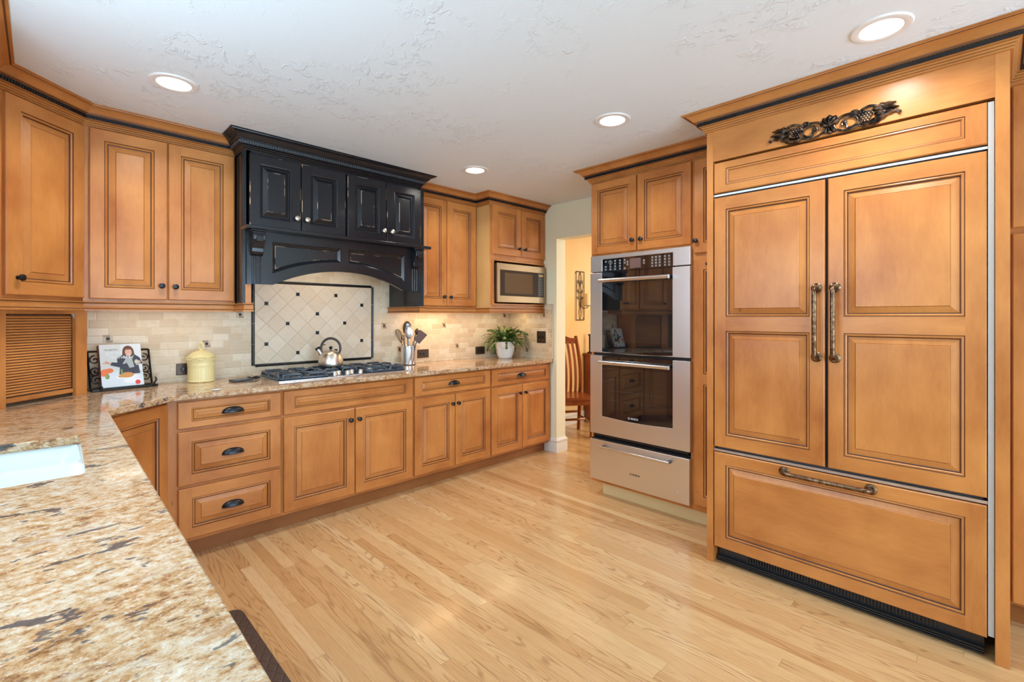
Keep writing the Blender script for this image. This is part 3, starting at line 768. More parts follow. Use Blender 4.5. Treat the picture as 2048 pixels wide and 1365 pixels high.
# ------------------------------------------------------------------ oven tower
oc = thing('oven_cabinet', 'tall maple cabinet housing the double oven, two short doors on top', 'cabinet', (2.97, 2.150, 0), -90)
OW = .795
part('carcass', MB().box(0, OW, 0, .625, 1.790, 2.40).box(0, .018, .002, .625, .10, 1.790).box(OW-.018, OW, .002, .625, .10, 1.790).box(.018, OW-.018, .0, .625, .10, .125).box(.018, OW-.018, .60, .625, .125, 1.79), [WV], oc)
part('toe_kick', MB().box(.065, 1.03, .055, .6, 0, .0995), plain('cream_toe_panel', (.80, .63, .33), .45), oc)
add_door(oc, .013, 1.800, .376, .530, knob=(.355-.0, .073), stile=.055); add_door(oc, .399, 1.800, .388, .530, knob=(.035, .073), stile=.055)
ov = thing('double_wall_oven', 'built-in stainless double wall oven with black glass doors', 'oven', (2.97, 2.137, 0), -90)
VW = .774; g0, g1 = .104, .656
part('body', MB().box(.012, VW-.012, 0, .56, .448, 1.782), BLACKP, ov)
part('control_fascia', MB().prism([(0, 1.668), (g0, 1.668), (g0, 1.757), (g1, 1.757), (g1, 1.668), (VW, 1.668), (VW, 1.786), (0, 1.786)], -.030, 0, lambda u, v, h: (u, h, v)), STEEL, ov, bevel=.002, smooth=False)
cp = part('control_panel', MB().box(g0+.0005, g1-.0005, -.029, 0, 1.664, 1.7565), GLASSB, ov)
part('display', MB().box(.335, .421, -.0302, -.0288, 1.676, 1.744), plain('rosy_display', (.17, .10, .09), .3, 0), cp)
KEY = plain('white_legend', (.62, .66, .68), .5)
mb = MB(); rnd = random.Random(3)
def keymark(x, z):
    mb.box(x-.0085, x+.0085, -.0297, -.0289, z+.0035, z+.0048); mb.box(x-.0085, x+.0085, -.0297, -.0289, z-.0055, z-.0042)
    mb.box(x-.002, x+.002, -.0297, -.0289, z-.003, z+.0022)
for i in range(5):
    for j in range(4):
        if (i, j) in ((0, 2), (4, 1)): continue
        keymark(.134 + i*.040, 1.680 + j*.0195)
for j in range(2): keymark(.316, 1.706 + j*.018); keymark(.445, 1.706 + j*.018)
for i in range(3):
    for j in range(4): keymark(.508 + i*.027, 1.680 + j*.0195)
for i in range(2):
    for j in range(4): keymark(.600 + i*.030, 1.680 + j*.0195)
part('key_legends', mb, KEY, cp)
def text_mesh(txt, size, ext=.0004, bold=0):
    c = bpy.data.curves.new('lettering', 'FONT'); c.body = txt; c.size = size; c.extrude = ext; c.align_x = 'LEFT'; c.offset = bold; c.resolution_u = 3
    o = bpy.data.objects.new('lettering_tmp', c); COL.objects.link(o)
    bpy.context.view_layer.update()
    me = bpy.data.meshes.new_from_object(o.evaluated_get(bpy.context.evaluated_depsgraph_get()))
    bpy.data.objects.remove(o); return me
def text_obj(txt, size, mat, parent, loc, rot=(R(90), 0, 0), bold=0):
    me = text_mesh(txt, size, bold=bold); me.materials.clear(); me.materials.append(mat)
    o = bpy.data.objects.new('lettering', me); COL.objects.link(o); o.parent = parent; o.location = loc; o.rotation_euler = rot
    return o
def logo(parent, x, z, y, size, mat):
    m = Matrix.Translation((x, y, z + size*.36)) @ Matrix.Rotation(R(90), 4, 'X')
    mb = MB(); r = size*.55
    mb.tube([(x + r*math.cos(a*PI/12), y, z + size*.36 + r*math.sin(a*PI/12)) for a in range(24)], size*.055, 6, closed=True)
    for sx in (-1, 1): mb.tube([(x + sx*r*.42, y, z + size*.36 - r*.55), (x + sx*r*.30, y, z + size*.36), (x + sx*r*.42, y, z + size*.36 + r*.55)], size*.05, 6)
    mb.tube([(x - r*.3, y, z + size*.36), (x + r*.3, y, z + size*.36)], size*.05, 6)
    part('maker_emblem', mb, mat, parent)
    text_obj('BOSCH', size*1.15, mat, parent, (x + size*1.05, y, z), bold=size*.03)
def oven_door(z0, z1, gz0, name='oven_door'):
    """steel side stiles, glass in the middle column"""
    pts = [(0, z0), (VW, z0), (VW, z1), (g1, z1), (g1, gz0)]
    bulge = 0 if gz0 <= z0 + .001 else .010
    arc = [(g1 - (g1-g0)*k/10, gz0 - bulge*math.sin(PI*k/10)) for k in range(1, 10)]
    if gz0 <= z0 + .001:
        fr = MB().box(0, g0, -.034, 0, z0, z1).box(g1, VW, -.034, 0, z0, z1)
        gl = MB().box(g0+.0006, g1-.0006, -.032, 0, z0, z1)
    else:
        fr = MB().prism(pts + arc + [(g0, gz0), (g0, z1), (0, z1)], -.034, 0, lambda u, v, h: (u, h, v))
        gl = MB().prism([(g1-.0006, gz0)] + arc + [(g0+.0006, gz0), (g0+.0006, z1-.0005), (g1-.0006, z1-.0005)], -.032, -.004, lambda u, v, h: (u, h, v))
    d = part(name, fr, STEEL, ov, bevel=.002, smooth=False)
    part('door_glass', gl, GLASSB, d, smooth=False)
    return d
d1 = oven_door(1.072, 1.660, 1.078); d2 = oven_door(.470, 1.050, .604)
part('oven_window', MB().box(.150, .615, -.0326, -.0318, 1.150, 1.560), CAVITY, d1)
part('oven_window', MB().box(.150, .615, -.0326, -.0318, .660, .965), CAVITY, d2)
mb = MB()
for z in (.73, .80, .88): mb.tube([(.165, -.0322, z), (.600, -.0322, z)], .0007, 4)
part('rack_lines', mb, plain('faint_rack', (.10, .10, .10), .4), d2)
def bar_handle(parent, z, y=-.034, x0=.108, x1=.650, r=.0125):
    part('handle', MB().tube([(x0, y-.042, z), (x1, y-.042, z)], r*1.15, 24, 0), STEELB, parent)
    mb = MB()
    for x in (x0+.014, x1-.014): mb.box(x-.008, x+.008, y-.036, y, z-.009, z+.009)
    part('handle_bracket', mb, BLACKP, parent, bevel=.002)
bar_handle(d1, 1.598); bar_handle(d2, 1.003)
logo(d2, .330, .614, -.0332, .015, KEY)
part('vent_gap', MB().box(.02, VW-.02, -.012, .0, .448, .468), BLACKP, ov)
wd = thing('warming_drawer', 'stainless warming drawer below the double oven', 'warming drawer', (2.97, 2.137, 0), -90)
part('body', MB().box(.012, VW-.012, .0, .50, .128, .440), BLACKP, wd)
df = part('drawer_front', MB().box(0, VW-.003, -.036, 0, .128, .425), STEEL, wd, bevel=.002)
part('top_lip', MB().box(.01, VW-.02, -.030, -.004, .425, .434), BLACKP, wd)
mb = MB(); mb.box(.108, .650, -.080, -.064, .372, .392)
part('handle', mb, STEELB, df, bevel=.004)
part('handle_bracket', MB().box(.112, .130, -.066, -.036, .374, .390).box(.628, .646, -.066, -.036, .374, .390), BLACKP, df, bevel=.002)
logo(df, .345, .226, -.0364, .015, BLACKP)
part('lock', MB().lathe([(.007, 0), (.007, .003), (.003, .004), (1e-6, .004)], 16, 0, Matrix.Translation((.685, -.036, .190)) @ Matrix.Rotation(R(90), 4, 'X')), STEELB, df)

# narrow pantry between oven and refrigerator
np_ = thing('pantry_cabinet', 'narrow tall maple pantry squeezed between oven tower and refrigerator', 'cabinet', (2.97, 1.355, 0), -90)
part('carcass', MB().box(0.0005, .240, 0, .625, .10, 2.40), [WV], np_)
add_door(np_, .010, 1.738, .225, .592, knob=(.017+.0, .078), stile=.062)
add_door(np_, .010, .140, .225, 1.553, knob=(.10, 1.523), stile=.062, split=(.77, .835))
kc = thing('crown_moulding', 'maple crown with black dentil strip over the oven tower', 'moulding')
crown(kc, [(3.598, 2.150), (2.97, 2.150), (2.97, 1.112)], [WCR, WCR, GLZ])

# ------------------------------------------------------------------ refrigerator and enclosure
fe = thing('refrigerator_enclosure', 'tall maple surround framing the panelled refrigerator', 'cabinet', (2.60, 1.112, 0), -90)
EW = 1.152
part('side_panel', MB().box(0, .034, 0, .995, 0, 2.40), [WV], fe, bevel=.001)
part('side_panel', MB().box(1.112, EW, 0, .995, 0, 2.40), [WV], fe, bevel=.001)
part('fascia', MB().box(.034, 1.112, .0, .02, 2.178, 2.40), [WH], fe)
part('top_panel', MB().box(.034, 1.112, .02, .995, 2.178, 2.196), [WH], fe)
crown(fe, [(.0, .37), (0, 0), (EW, 0), (EW, .37)], [WCR, WCR, GLZ])
rf = thing('refrigerator', 'built-in refrigerator with honey maple door panels and bronze handles', 'refrigerator', (2.602, 1.075, 0), -90)
FW = 1.055
part('body', MB().box(.012, FW-.012, .030, .95, .10, 2.165), plain('dark_fridge_body', (.03, .03, .032), .5), rf)
gp = part('upper_panel', door_mesh(FW-.002, .163, [(.062, .038, FW-.064, .126)], .024, P_FLAT, 1, True), WMATS, rf, (.001, .024, 2.004), smooth=False, fix=False)
dl = add_door(rf, .002, .632, .514, 1.346, stile=.061, rail=.066, split=(.628, .703), name='door', t=.024, sc=.92, y=.024)
dr = add_door(rf, .529, .632, .524, 1.346, stile=.061, rail=.066, split=(.628, .703), name='door', t=.024, sc=.92, y=.024)
dd = add_door(rf, .001, .090, FW-.003, .512, stile=.061, rail=.060, horiz=True, name='freezer_drawer', t=.024, sc=.92, y=.024)
for a_, b_ in ((1.986, 1.996), (.608, .620)): part('trim_strip', MB().box(.0, FW, .004, .03, a_, b_), STEEL, rf)
part('trim_strip', MB().box(FW+.001, FW+.018, .003, .04, .10, 2.165), GRIL, rf, label='pale metal filler strip down the right side')
def pull(parent, p0, p1, y=-.024, out=.048):
    p0, p1 = Vector(p0), Vector(p1); d = (p1 - p0).normalized(); pts = []
    for k in range(7):
        a = PI/2*k/6; pts.append((p0.x + d.x*.022*(1-math.cos(a)), y - (out-.022) - .022*math.sin(a), p0.z + d.z*.022*(1-math.cos(a))))
    pts = [(p0.x, y, p0.z)] + pts
    for k in range(7):
        a = PI/2*(6-k)/6; pts.append((p1.x - d.x*.022*(1-math.cos(a)), y - (out-.022) - .022*math.sin(a), p1.z - d.z*.022*(1-math.cos(a))))
    pts.append((p1.x, y, p1.z))
    h = part('handle', MB().tube(pts, .0105, 16), ABZ, parent)
    mb = MB()
    for p in (p0, p1): mb.lathe([(.0235, 0), (.0235, .005), (.020, .008), (.0135, .011), (.0125, .016)], 28, 0, Matrix.Translation((p.x, y, p.z)) @ Matrix.Rotation(R(90), 4, 'X'))
    part('rosette', mb, ABZ, h)
pull(dl, (.482, 0, .513), (.482, 0, .838)); pull(dr, (.028, 0, .513), (.028, 0, .838)); pull(dd, (.345, 0, .484), (.690, 0, .484))
gr = MB().box(.01, FW-.01, .050, .10, .0, .088)
for k in range(60): gr.box(.16 + k*.0125, .16 + k*.0125 + .006, .040, .051, .045, .072)
for z in (.006, .016, .026): gr.box(.01, FW-.01, .030, .052, z, z+.006)
part('toe_grille', gr, BLACKP, rf)
# carved ornament on the fascia
on = thing('carved_ornament', 'dark bronze grapevine scroll ornament mounted above the refrigerator', 'ornament', (2.60, .538, 2.222), -90)
ORN = m_abz(); ORN.name = 'dark_carved_bronze'
def m_orn():
    t = NT('aged_dark_bronze'); n = t.noise(t.obj(), 45, 3)
    return t.P(color=t.mix(t.ramp(n, [(.42, 0), (.68, 1)]), (.022, .020, .020), (.26, .17, .11)), metal=.8, rough=.28)
ORN = m_orn()
def arcpts(cx, cz, rx, rz, a0, a1, n=20, y=-.008): return [(cx + rx*math.cos(R(a0 + (a1-a0)*k/n)), y, cz + rz*math.sin(R(a0 + (a1-a0)*k/n))) for k in range(n+1)]
def leaf(mb, x, z, ang, L, wd, y=-.006, lobes=0, pk=.8):
    c, s_ = math.cos(R(ang)), math.sin(R(ang)); n = 10; top = []; bot = []; mid = []
    for k in range(n+1):
        u = k/n; ww = wd*math.sin(PI*min(1, u**pk))*(1 + .22*math.sin(u*lobes*PI)) + .0006
        px, pz = x + c*L*u, z + s_*L*u
        mid.append((px, y - .008*math.sin(PI*u) - .002, pz)); top.append((px - s_*ww, y, pz + c*ww)); bot.append((px + s_*ww, y, pz - c*ww))
    for k in range(n):
        mb.face([mid[k], mid[k+1], top[k+1], top[k]]); mb.face([bot[k], bot[k+1], mid[k+1], mid[k]])
        mb.face([(top[k][0], 0, top[k][2]), top[k], top[k+1], (top[k+1][0], 0, top[k+1][2])]); mb.face([bot[k], (bot[k][0], 0, bot[k][2]), (bot[k+1][0], 0, bot[k+1][2]), bot[k+1]])
    mb.tube(mid, .0012, 5)
scr = MB(); lv = MB(); gps = []
for sg in (-1, 1):
    gp_ = MB(); gps.append(gp_)
    scr.tube([(sg*p[0], p[1], p[2]) for p in arcpts(.072, -.006, .054, .036, -165, 195, 28)], .0052, 8)
    scr.tube([(sg*p[0], p[1], p[2]) for p in arcpts(.078, -.008, .030, .024, 200, -110, 22, -.009)] + [(sg*.066, -.010, -.018), (sg*.060, -.010, -.008)], [.005]*23 + [.005, .006], 8)
    scr.ball((sg*.062, -.011, -.006), .0085)
    scr.tube([(sg*p[0], p[1], p[2]) for p in arcpts(.150, .006, .042, .036, 175, 8, 20)], .0052, 8)
    scr.tube([(sg*p[0], p[1], p[2]) for p in arcpts(.096, .026, .014, .012, 250, -60, 12, -.011)], .0045, 7)
    scr.tube([(sg*p[0], p[1], p[2]) for p in [(.014, -.012, -.004), (.030, -.014, .012), (.050, -.012, .026), (.070, -.010, .030)]], .0042, 7)
    scr.tube([(sg*p[0], p[1], p[2]) for p in [(.10, -.008, -.034), (.13, -.008, -.038), (.165, -.008, -.032), (.195, -.008, -.016), (.222, -.008, -.004), (.243, -.007, -.004), (.256, -.007, -.016)]], [.004, .005, .006, .006, .0055, .006, .008], 8)
    for (a, b, an, L_, w_) in ((.158, .022, 8, .085, .015), (.165, .004, -8, .082, .015), (.190, .018, -6, .062, .010), (.150, -.028, 14, .070, .014), (.112, -.030, -16, .050, .012), (.128, -.034, -4, .055, .012), (.105, .000, 60, .040, .012)):
        lv_s = len(lv.v); leaf(lv, a, b, an, L_, w_, -.007, lobes=6)
        if sg < 0:
            for k in range(lv_s, len(lv.v)): lv.v[k] = (-lv.v[k][0], lv.v[k][1], lv.v[k][2])
    for r_ in range(5):
        for c_ in range((4, 5, 4, 3, 2)[r_]):
            gp_.ball((sg*(.118 + c_*.0115 + (0, -.004, .002, .008, .014)[r_]), -.012, .020 - r_*.0100), .0064, n=10)
for an, L_, w_ in ((90, .052, .015), (58, .050, .014), (122, .050, .014), (28, .044, .012), (152, .044, .012), (-90, .038, .013), (-58, .038, .012), (-122, .038, .012)): leaf(lv, 0, -.004, an, L_, w_*.85, -.009, pk=2.2)
scr.tube([(-.030, -.014, .004), (0, -.019, -.006), (.030, -.014, .004)], .0055, 8)
part('scrollwork', scr, ORN, on); part('acanthus_leaves', lv, ORN, on, smooth=True, ang=60)
for g_ in gps: part('grape_cluster', g_, ORN, on)

# far right pantry
rp = thing('pantry_cabinet', 'tall maple pantry cabinet at the right edge beyond the refrigerator', 'cabinet', (2.97, -.0415, 0), -90)
part('carcass', MB().box(0, .90, 0, .625, .10, 2.40), [WV], rp)
part('toe_kick', MB().box(0, .90, .06, .6, 0, .0995), TOE, rp)
for x, kx in ((.010, .40), (.455, .035)):
    add_door(rp, x, 1.716, .435, .604, knob=(kx, .08)); add_door(rp, x, .113, .435, 1.578, knob=(kx, 1.40), split=(.79, .86))
kc = thing('crown_moulding', 'maple crown over the pantry at the right edge of the room', 'moulding')
crown(kc, [(2.97, -.045), (2.97, -.9415)], [WCR, WCR, GLZ])
#@@PROPS@@
# ------------------------------------------------------------------ cooktop
VR = -44.6   # turns a thing so that its own x runs across the view
ck = thing('gas_cooktop', 'five-burner gas cooktop with cast iron grates set in the granite counter', 'cooktop', (1.068, 3.195, .9155), 0)
CWd, CD = .965, .43
part('steel_pan', MB().prism(rounded([(0, 0), (CWd, 0), (CWd, CD), (0, CD)], .02), 0, .007, lambda u, v, h: (u, v, h)), STEELB, ck, bevel=.002)
part('spill_tray', MB().prism(rounded([(.012, .012), (CWd-.012, .012), (CWd-.012, CD-.012), (.012, CD-.012)], .02), .0068, .0085, lambda u, v, h: (u, v, h)), plain('blue_black_enamel', (.03, .042, .055), .25), ck)
GR = plain('cast_iron_grate', (.055, .080, .110), .28, .3)
def grate(name, x0, x1, y0, y1, burners):
    mb = MB(); z = .014; r = .0062
    loop = [(p[0], p[1], z) for p in rounded([(x0, y0), (x1, y0), (x1, y1), (x0, y1)], .03)]
    mb.tube(loop, .0085, 8, closed=True)
    W_ = x1 - x0; zt = .040
    def arch(p, q, hgt=zt):
        p, q = Vector(p), Vector(q); d = q - p; pts = [p]
        for k in range(7): a = PI/2*k/6; pts.append(p + d*(.12*(1-math.cos(a))) + Vector((0, 0, (hgt-z)*math.sin(a))))
        for k in range(7): a = PI/2*(6-k)/6; pts.append(q - d*(.12*(1-math.cos(a))) + Vector((0, 0, (hgt-z)*math.sin(a))))
        pts.append(q); mb.tube(pts, .0082, 8, flat=1.0)
    n = 2 if W_ > .25 else 1
    for s in range(n):
        a = x0 + W_*(s + .12)/n; b = x0 + W_*(s + .88)/n
        arch((a, y0, z), (b, y0, z)); arch((a, y1, z), (b, y1, z))
    for s in range(2):
        a = y0 + (y1-y0)*(s + .14)/2; b = y0 + (y1-y0)*(s + .86)/2
        arch((x0, a, z), (x0, b, z)); arch((x1, a, z), (x1, b, z))
    for bx, by, br in burners:
        for k in range(4):
            a = PI/4 + PI/2*k; c, s_ = math.cos(a), math.sin(a)
            L = min(abs((x1-bx if c > 0 else bx-x0)/c), abs((min(y1, by+.1)-by if s_ > 0 else by-max(y0, by-.1))/s_))
            mb.tube([(bx + c*.022, by + s_*.022, zt+.002), (bx + c*L*.9, by + s_*L*.9, zt+.002), (bx + c*L, by + s_*L, z)], .0055, 6)
        for k in range(2):
            a = PI/2*k; c, s_ = math.cos(a), math.sin(a)
            L = (x1-x0)/2 if k == 0 else 0
            if L: mb.tube([(x0, by, zt), (bx - .025, by, zt)], .0055, 6); mb.tube([(bx + .025, by, zt), (x1, by, zt)], .0055, 6)
    part('grate', mb, GR, ck)
    for bx, by, br in burners:
        b = part('burner', MB().lathe([(br*1.25, .007), (br*1.2, .012), (br*.95, .014), (br*.95, .020), (1e-6, .020)], 28, 0, Matrix.Translation((bx, by, 0))), STEEL, ck)
        part('burner_cap', MB().lathe([(br, .020), (br, .025), (br*.85, .028), (1e-6, .029)], 28, 0, Matrix.Translation((bx, by, 0))), BLACKP, b)
grate('left', .020, .335, .03, .40, [(.175, .125, .030), (.175, .315, .034)])
grate('centre', .345, .615, .16, .40, [(.48, .285, .045)])
grate('right', .640, .945, .03, .40, [(.79, .125, .034), (.79, .315, .030)])
for x, y in ((.395, .060), (.440, .100), (.490, .060), (.540, .100), (.590, .060)):
    kb = MB().lathe([(.019, .007), (.019, .010), (.0165, .014), (.0155, .030), (.0135, .034), (1e-6, .035)], 24, 0, Matrix.Translation((x, y, 0)))
    kb.box(x-.0035, x+.0035, y-.0155, y+.0155, .030, .0385)
    part('control_knob', kb, STEELB, ck)

# kettle
kt = thing('tea_kettle', 'stainless domed tea kettle with black loop handle on the centre burner', 'kettle', (1.545, 3.505, .9650), VR)
kb = MB().lathe([(.080, .0), (.087, .004), (.090, .014), (.0895, .030), (.086, .052), (.078, .076), (.064, .098), (.045, .113), (.028, .119), (.012, .121), (1e-6, .121)], 56)
part('body', kb, m_steel('kettle_steel', (.70, .64, .57), .34, 'z'), kt)
part('lid_knob', MB().lathe([(.006, .119), (.0045, .126), (.011, .131), (.0135, .139), (.009, .147), (1e-6, .149)], 20), IRON, kt)
sp = MB().tube([(-.064, 0, .082), (-.080, 0, .104), (-.096, 0, .126)], [.020, .018, .0165], 20)
part('spout', sp, STEELB, kt)
part('whistle_cap', MB().tube([(-.094, 0, .123), (-.103, 0, .136)], [.0185, .0175], 20).tube([(-.090, 0, .136), (-.070, 0, .156), (-.038, 0, .160)], .003, 6), IRON, kt)
hp = [(.072*math.cos(R(a)), 0, .134 + .074*math.sin(R(a))) for a in range(-32, 213, 7)]
part('handle', MB().tube(hp, [.0075 + .002*math.sin(PI*k/(len(hp)-1)) for k in range(len(hp))], 12), plain('dark_grip', (.06, .052, .046), .35), kt)

# ------------------------------------------------------------------ utensil crock and utensils
cx, cy = 2.286, 3.610
cr = thing('utensil_crock', 'cylindrical stainless crock holding cooking utensils, right of the cooktop', 'utensil holder', (cx, cy, .9155), VR)
part('cylinder', MB().lathe([(.058, 0), (.062, .003), (.062, .165), (.060, .167), (.0585, .165), (.0585, .006), (1e-6, .006)], 48), STEELB, cr)
part('base_band', MB().lathe([(.0623, .0), (.0635, .001), (.0635, .006), (.0623, .007)], 48), BLACKP, cr)
def ut(name, label): return thing(name, label, 'utensil', (cx, cy, .9155), VR, 'utensils in the steel crock')
DKM = plain('smoky_steel', (.22, .18, .15), .22, .9); BRNP = plain('brown_nylon', (.14, .07, .045), .4); HND = plain('grey_handle', (.12, .14, .17), .3, .4)
t = ut('whisk', 'wire whisk leaning left out of the steel crock')
part('handle', MB().tube([(-.020, 0, .012), (-.052, 0, .165), (-.058, 0, .185)], [.006, .007, .005], 10), DKM, t)
mb = MB()
for k in range(5):
    a = PI*k/5; ca, sa = math.cos(a), math.sin(a); pts = []
    for j in range(17):
        u = j/16*2*PI*.5; s_ = math.sin(u); q = (j/16*2 - 1)
        rr_ = .028*math.sin(PI*j/16)**.7*(1 if True else 1)
        zz = .185 + .125*(1 - abs(q)**1.6)
        sg = -1 if q < 0 else 1
        wv = .026*math.sin(PI*min(1, (1-abs(q))*1.0))**.8 if abs(q) > .02 else 0
        pts.append((-.060 - .30*(zz-.185) + sg*wv*ca, sg*wv*sa, zz))
    mb.tube(pts, .0014, 5)
part('wires', mb, plain('dark_wire', (.05, .04, .04), .3, .6), t)
def disc(c, rx, rz, mat, ny=.004, tilt=0, holes=0):
    mb = MB(); mb.ball((0, 0, 0), 1, (rx, ny*2.2, rz), 24)
    mb.xform(Matrix.Translation(c) @ Matrix.Rotation(R(tilt), 4, 'Y')); return mb
t = ut('slotted_spoon', 'broad dark slotted spoon standing at the back of the steel crock')
part('handle', MB().tube([(0, .02, .012), (-.010, .015, .270)], .0055, 10), DKM, t)
part('bowl', disc((-.012, .012, .318), .041, .062, DKM), DKM, t)
mb = MB()
for k in range(-2, 3): mb.box(-.012 + k*.011 - .002, -.012 + k*.011 + .002, .0015, .0030, .300, .345)
part('slots', mb, BLACKP, t)
t = ut('serving_spoon', 'large polished spoon with blue sheen in the middle of the steel crock')
part('handle', MB().tube([(.012, -.02, .012), (.010, -.028, .235)], .005, 10), STEELB, t)
part('bowl', disc((.012, -.030, .282), .037, .058, STEELB), STEELB, t)
t = ut('ladle', 'dark ladle tilted to the right in the steel crock')
part('handle', MB().tube([(.010, .025, .012), (.055, .030, .265)], .005, 10), DKM, t)
part('bowl', MB().lathe([(1e-6, -.028), (.018, -.024), (.030, -.010), (.034, .010), (.032, .010), (.028, -.008), (1e-6, -.025)], 24, 0, Matrix.Translation((.078, .020, .285)) @ Matrix.Rotation(R(62), 4, 'Y')), DKM, t)
t = ut('spatula', 'flat brown spatula leaning far right out of the steel crock')
part('handle', MB().tube([(.030, -.015, .012), (.068, -.020, .180), (.082, -.020, .215)], .0055, 10), HND, t)
bl = MB().prism(rounded([(-.030, 0), (.030, 0), (.040, .105), (-.040, .105)], .006), -.002, .002, lambda u, v, h: (u, h, v)).xform(Matrix.Translation((.076, -.022, .200)) @ Matrix.Rotation(R(36), 4, 'Y'))
part('blade', bl, BRNP, t)
t = ut('serving_fork', 'black nylon fork between whisk and spoons in the steel crock')
part('handle', MB().tube([(-.012, -.02, .012), (-.034, -.024, .215)], .006, 10), BRNP, t)
mb = MB()
for k in (-1, 0, 1): mb.tube([(-.034, -.024, .210), (-.038 + k*.012, -.026, .228), (-.040 + k*.012, -.026, .262)], .0035, 6)
part('tines', mb, BLACKP, t)
t = thing('kitchen_tongs', 'silver tongs propped against the front of the steel crock', 'utensil', (cx, cy, .9155), VR)
for dx, tx in ((.022, .052), (.052, .064)):
    part('arm', MB().tube([(dx, -.086, .004), (dx+.010, -.080, .06), (tx, -.070, .205)], [.006, .008, .006], 10, flat=.5), HND if dx > .03 else STEELB, t)

# ------------------------------------------------------------------ plant
px_, py_ = 3.345, 3.490
pp = thing('potted_plant', 'green holiday cactus spilling over a ribbed white pot on the counter', 'plant', (px_, py_, .9155), 0)
prof = [(.064, 0), (.068, .003)]
for k in range(9):
    z0_ = .010 + k*.0145; f = lambda z: .068 + .032*math.sin(min(1, z/.15)*PI/2)
    prof += [(f(z0_) - .0005, z0_), (f(z0_+.004) + .0012, z0_ + .004), (f(z0_+.010) + .0012, z0_ + .010), (f(z0_+.0135) - .0015, z0_ + .0135)]
prof += [(.099, .145), (.100, .168), (.097, .170), (.094, .168), (.092, .150), (1e-6, .150)]
part('pot', MB().lathe(prof, 56), WHITE, pp)
part('soil', MB().lathe([(.092, .1515), (.05, .156), (1e-6, .157)], 24), plain('dark_soil', (.05, .03, .02), .9), pp)
def m_leaf():
    t = NT('cactus_green'); n = t.noise(t.obj(), 28, 3)
    c = t.ramp(n, [(.36, (.020, .055, .014)), (.52, (.065, .14, .026)), (.68, (.20, .26, .05))])
    return t.P(color=c, rough=.38)
LEAF = m_leaf()
rg = random.Random(11); lm = MB()
def segleaf(p, d, nrm, L, wd):
    d = d.normalized(); s_ = d.cross(nrm).normalized(); n = 6; T = []; B = []; C = []; D = []
    prof_ = [0.25, .75, 1.0, .85, 1.02, .75, .3]
    for k in range(n+1):
        q = p + d*(L*k/n); hw = wd*prof_[k]
        T.append(q + s_*hw); B.append(q - s_*hw); C.append(q + nrm*.0022); D.append(q - nrm*.0022)
    for k in range(n):
        lm.face([C[k], C[k+1], T[k+1], T[k]]); lm.face([B[k], B[k+1], C[k+1], C[k]])
        lm.face([T[k], T[k+1], D[k+1], D[k]]); lm.face([D[k], D[k+1], B[k+1], B[k]])
for i in range(100):
    a = rg.uniform(0, 2*PI); el = rg.uniform(24, 86); n = rg.choice((5, 6, 7, 8)); 
    if el > 60: n = rg.choice((4, 5, 6))
    r0 = rg.uniform(0, .075); p = Vector((r0*math.cos(a), r0*math.sin(a), .155))
    d = Vector((math.cos(a)*math.cos(R(el)), math.sin(a)*math.cos(R(el)), math.sin(R(el))))
    out = Vector((math.cos(a), math.sin(a), 0)); droop = rg.uniform(.18, .34)
    for k in range(n):
        L_ = rg.uniform(.030, .042)
        side = d.cross(Vector((0, 0, 1)))
        if side.length < .1: side = Vector((1, 0, 0))
        nr = side.normalized().cross(d).normalized(); nr = (nr + Vector((rg.uniform(-.4, .4), rg.uniform(-.4, .4), 0))).normalized()
        q = p + d*L_
        if px_ + q.x > 3.575: d.x = -abs(d.x)*.3; d.normalize(); q = p + d*L_
        if py_ + q.y > 3.675: d.y = -abs(d.y)*.3; d.normalize(); q = p + d*L_
        if q.z < .02: break
        segleaf(p, d, nr, L_*1.04, rg.uniform(.0095, .0145)); p = q
        d = (d + Vector((out.x*.06, out.y*.06, -droop)) + Vector((rg.uniform(-.12, .12), rg.uniform(-.12, .12), rg.uniform(-.08, .05)))).normalized()
for a, L0 in ((200, 1.0), (20, 1.05), (120, 1.1), (300, 1.0), (70, .9), (250, 1.1)):
    a = R(a); p = Vector((.02*math.cos(a), .02*math.sin(a), .16)); d = Vector((.25*math.cos(a), .25*math.sin(a), 1)).normalized()
    for k in range(8):
        nr = Vector((-math.sin(a), math.cos(a), .2)).normalized(); L_ = .036*L0
        q = p + d*L_
        if px_ + q.x > 3.575 or py_ + q.y > 3.675: break
        segleaf(p, d, nr, L_*1.04, .010); p = q
        d = (d + Vector((.16*math.cos(a), .16*math.sin(a), -.27))).normalized()
part('foliage', lm, LEAF, pp, smooth=False, fix=False)

# ------------------------------------------------------------------ canister
cn = thing('canister', 'pale yellow fluted ceramic canister with a loop-handled lid', 'canister', (.735, 3.610, .9155), -60)
mb = MB(); n = 96; 
prof = [(.072, 0), (.0745, .003), (.0765, .008)] + [(-1, .010 + k*.0085) for k in range(11)] + [(.0765, .106), (.0775, .110), (.0765, .114), (.0765, .135), (.0785, .139), (.0785, .152), (.076, .155)]
base = []
for r, z in prof:
    ring = []
    for j in range(n):
        a = 2*PI*j/n
        rr_ = r if r > 0 else .0755 + .0022*(1 - abs(math.sin(a*14)))*1.0 - .0018
        ring.append((rr_*math.cos(a), rr_*math.sin(a), z))
    base.append(ring)
for k in range(len(prof)-1):
    for j in range(n): mb.face([base[k][j], base[k][(j+1) % n], base[k+1][(j+1) % n], base[k+1][j]])
mb.face(base[0][::-1]); mb.face(base[-1])
part('jar', mb, YEL, cn, ang=60)
lid = part('lid', MB().lathe([(.078, .1555), (.080, .159), (.078, .164), (.070, .172), (.062, .180), (.045, .192), (.028, .199), (.012, .203), (.012, .206), (1e-6, .207)], 48), YEL, cn)
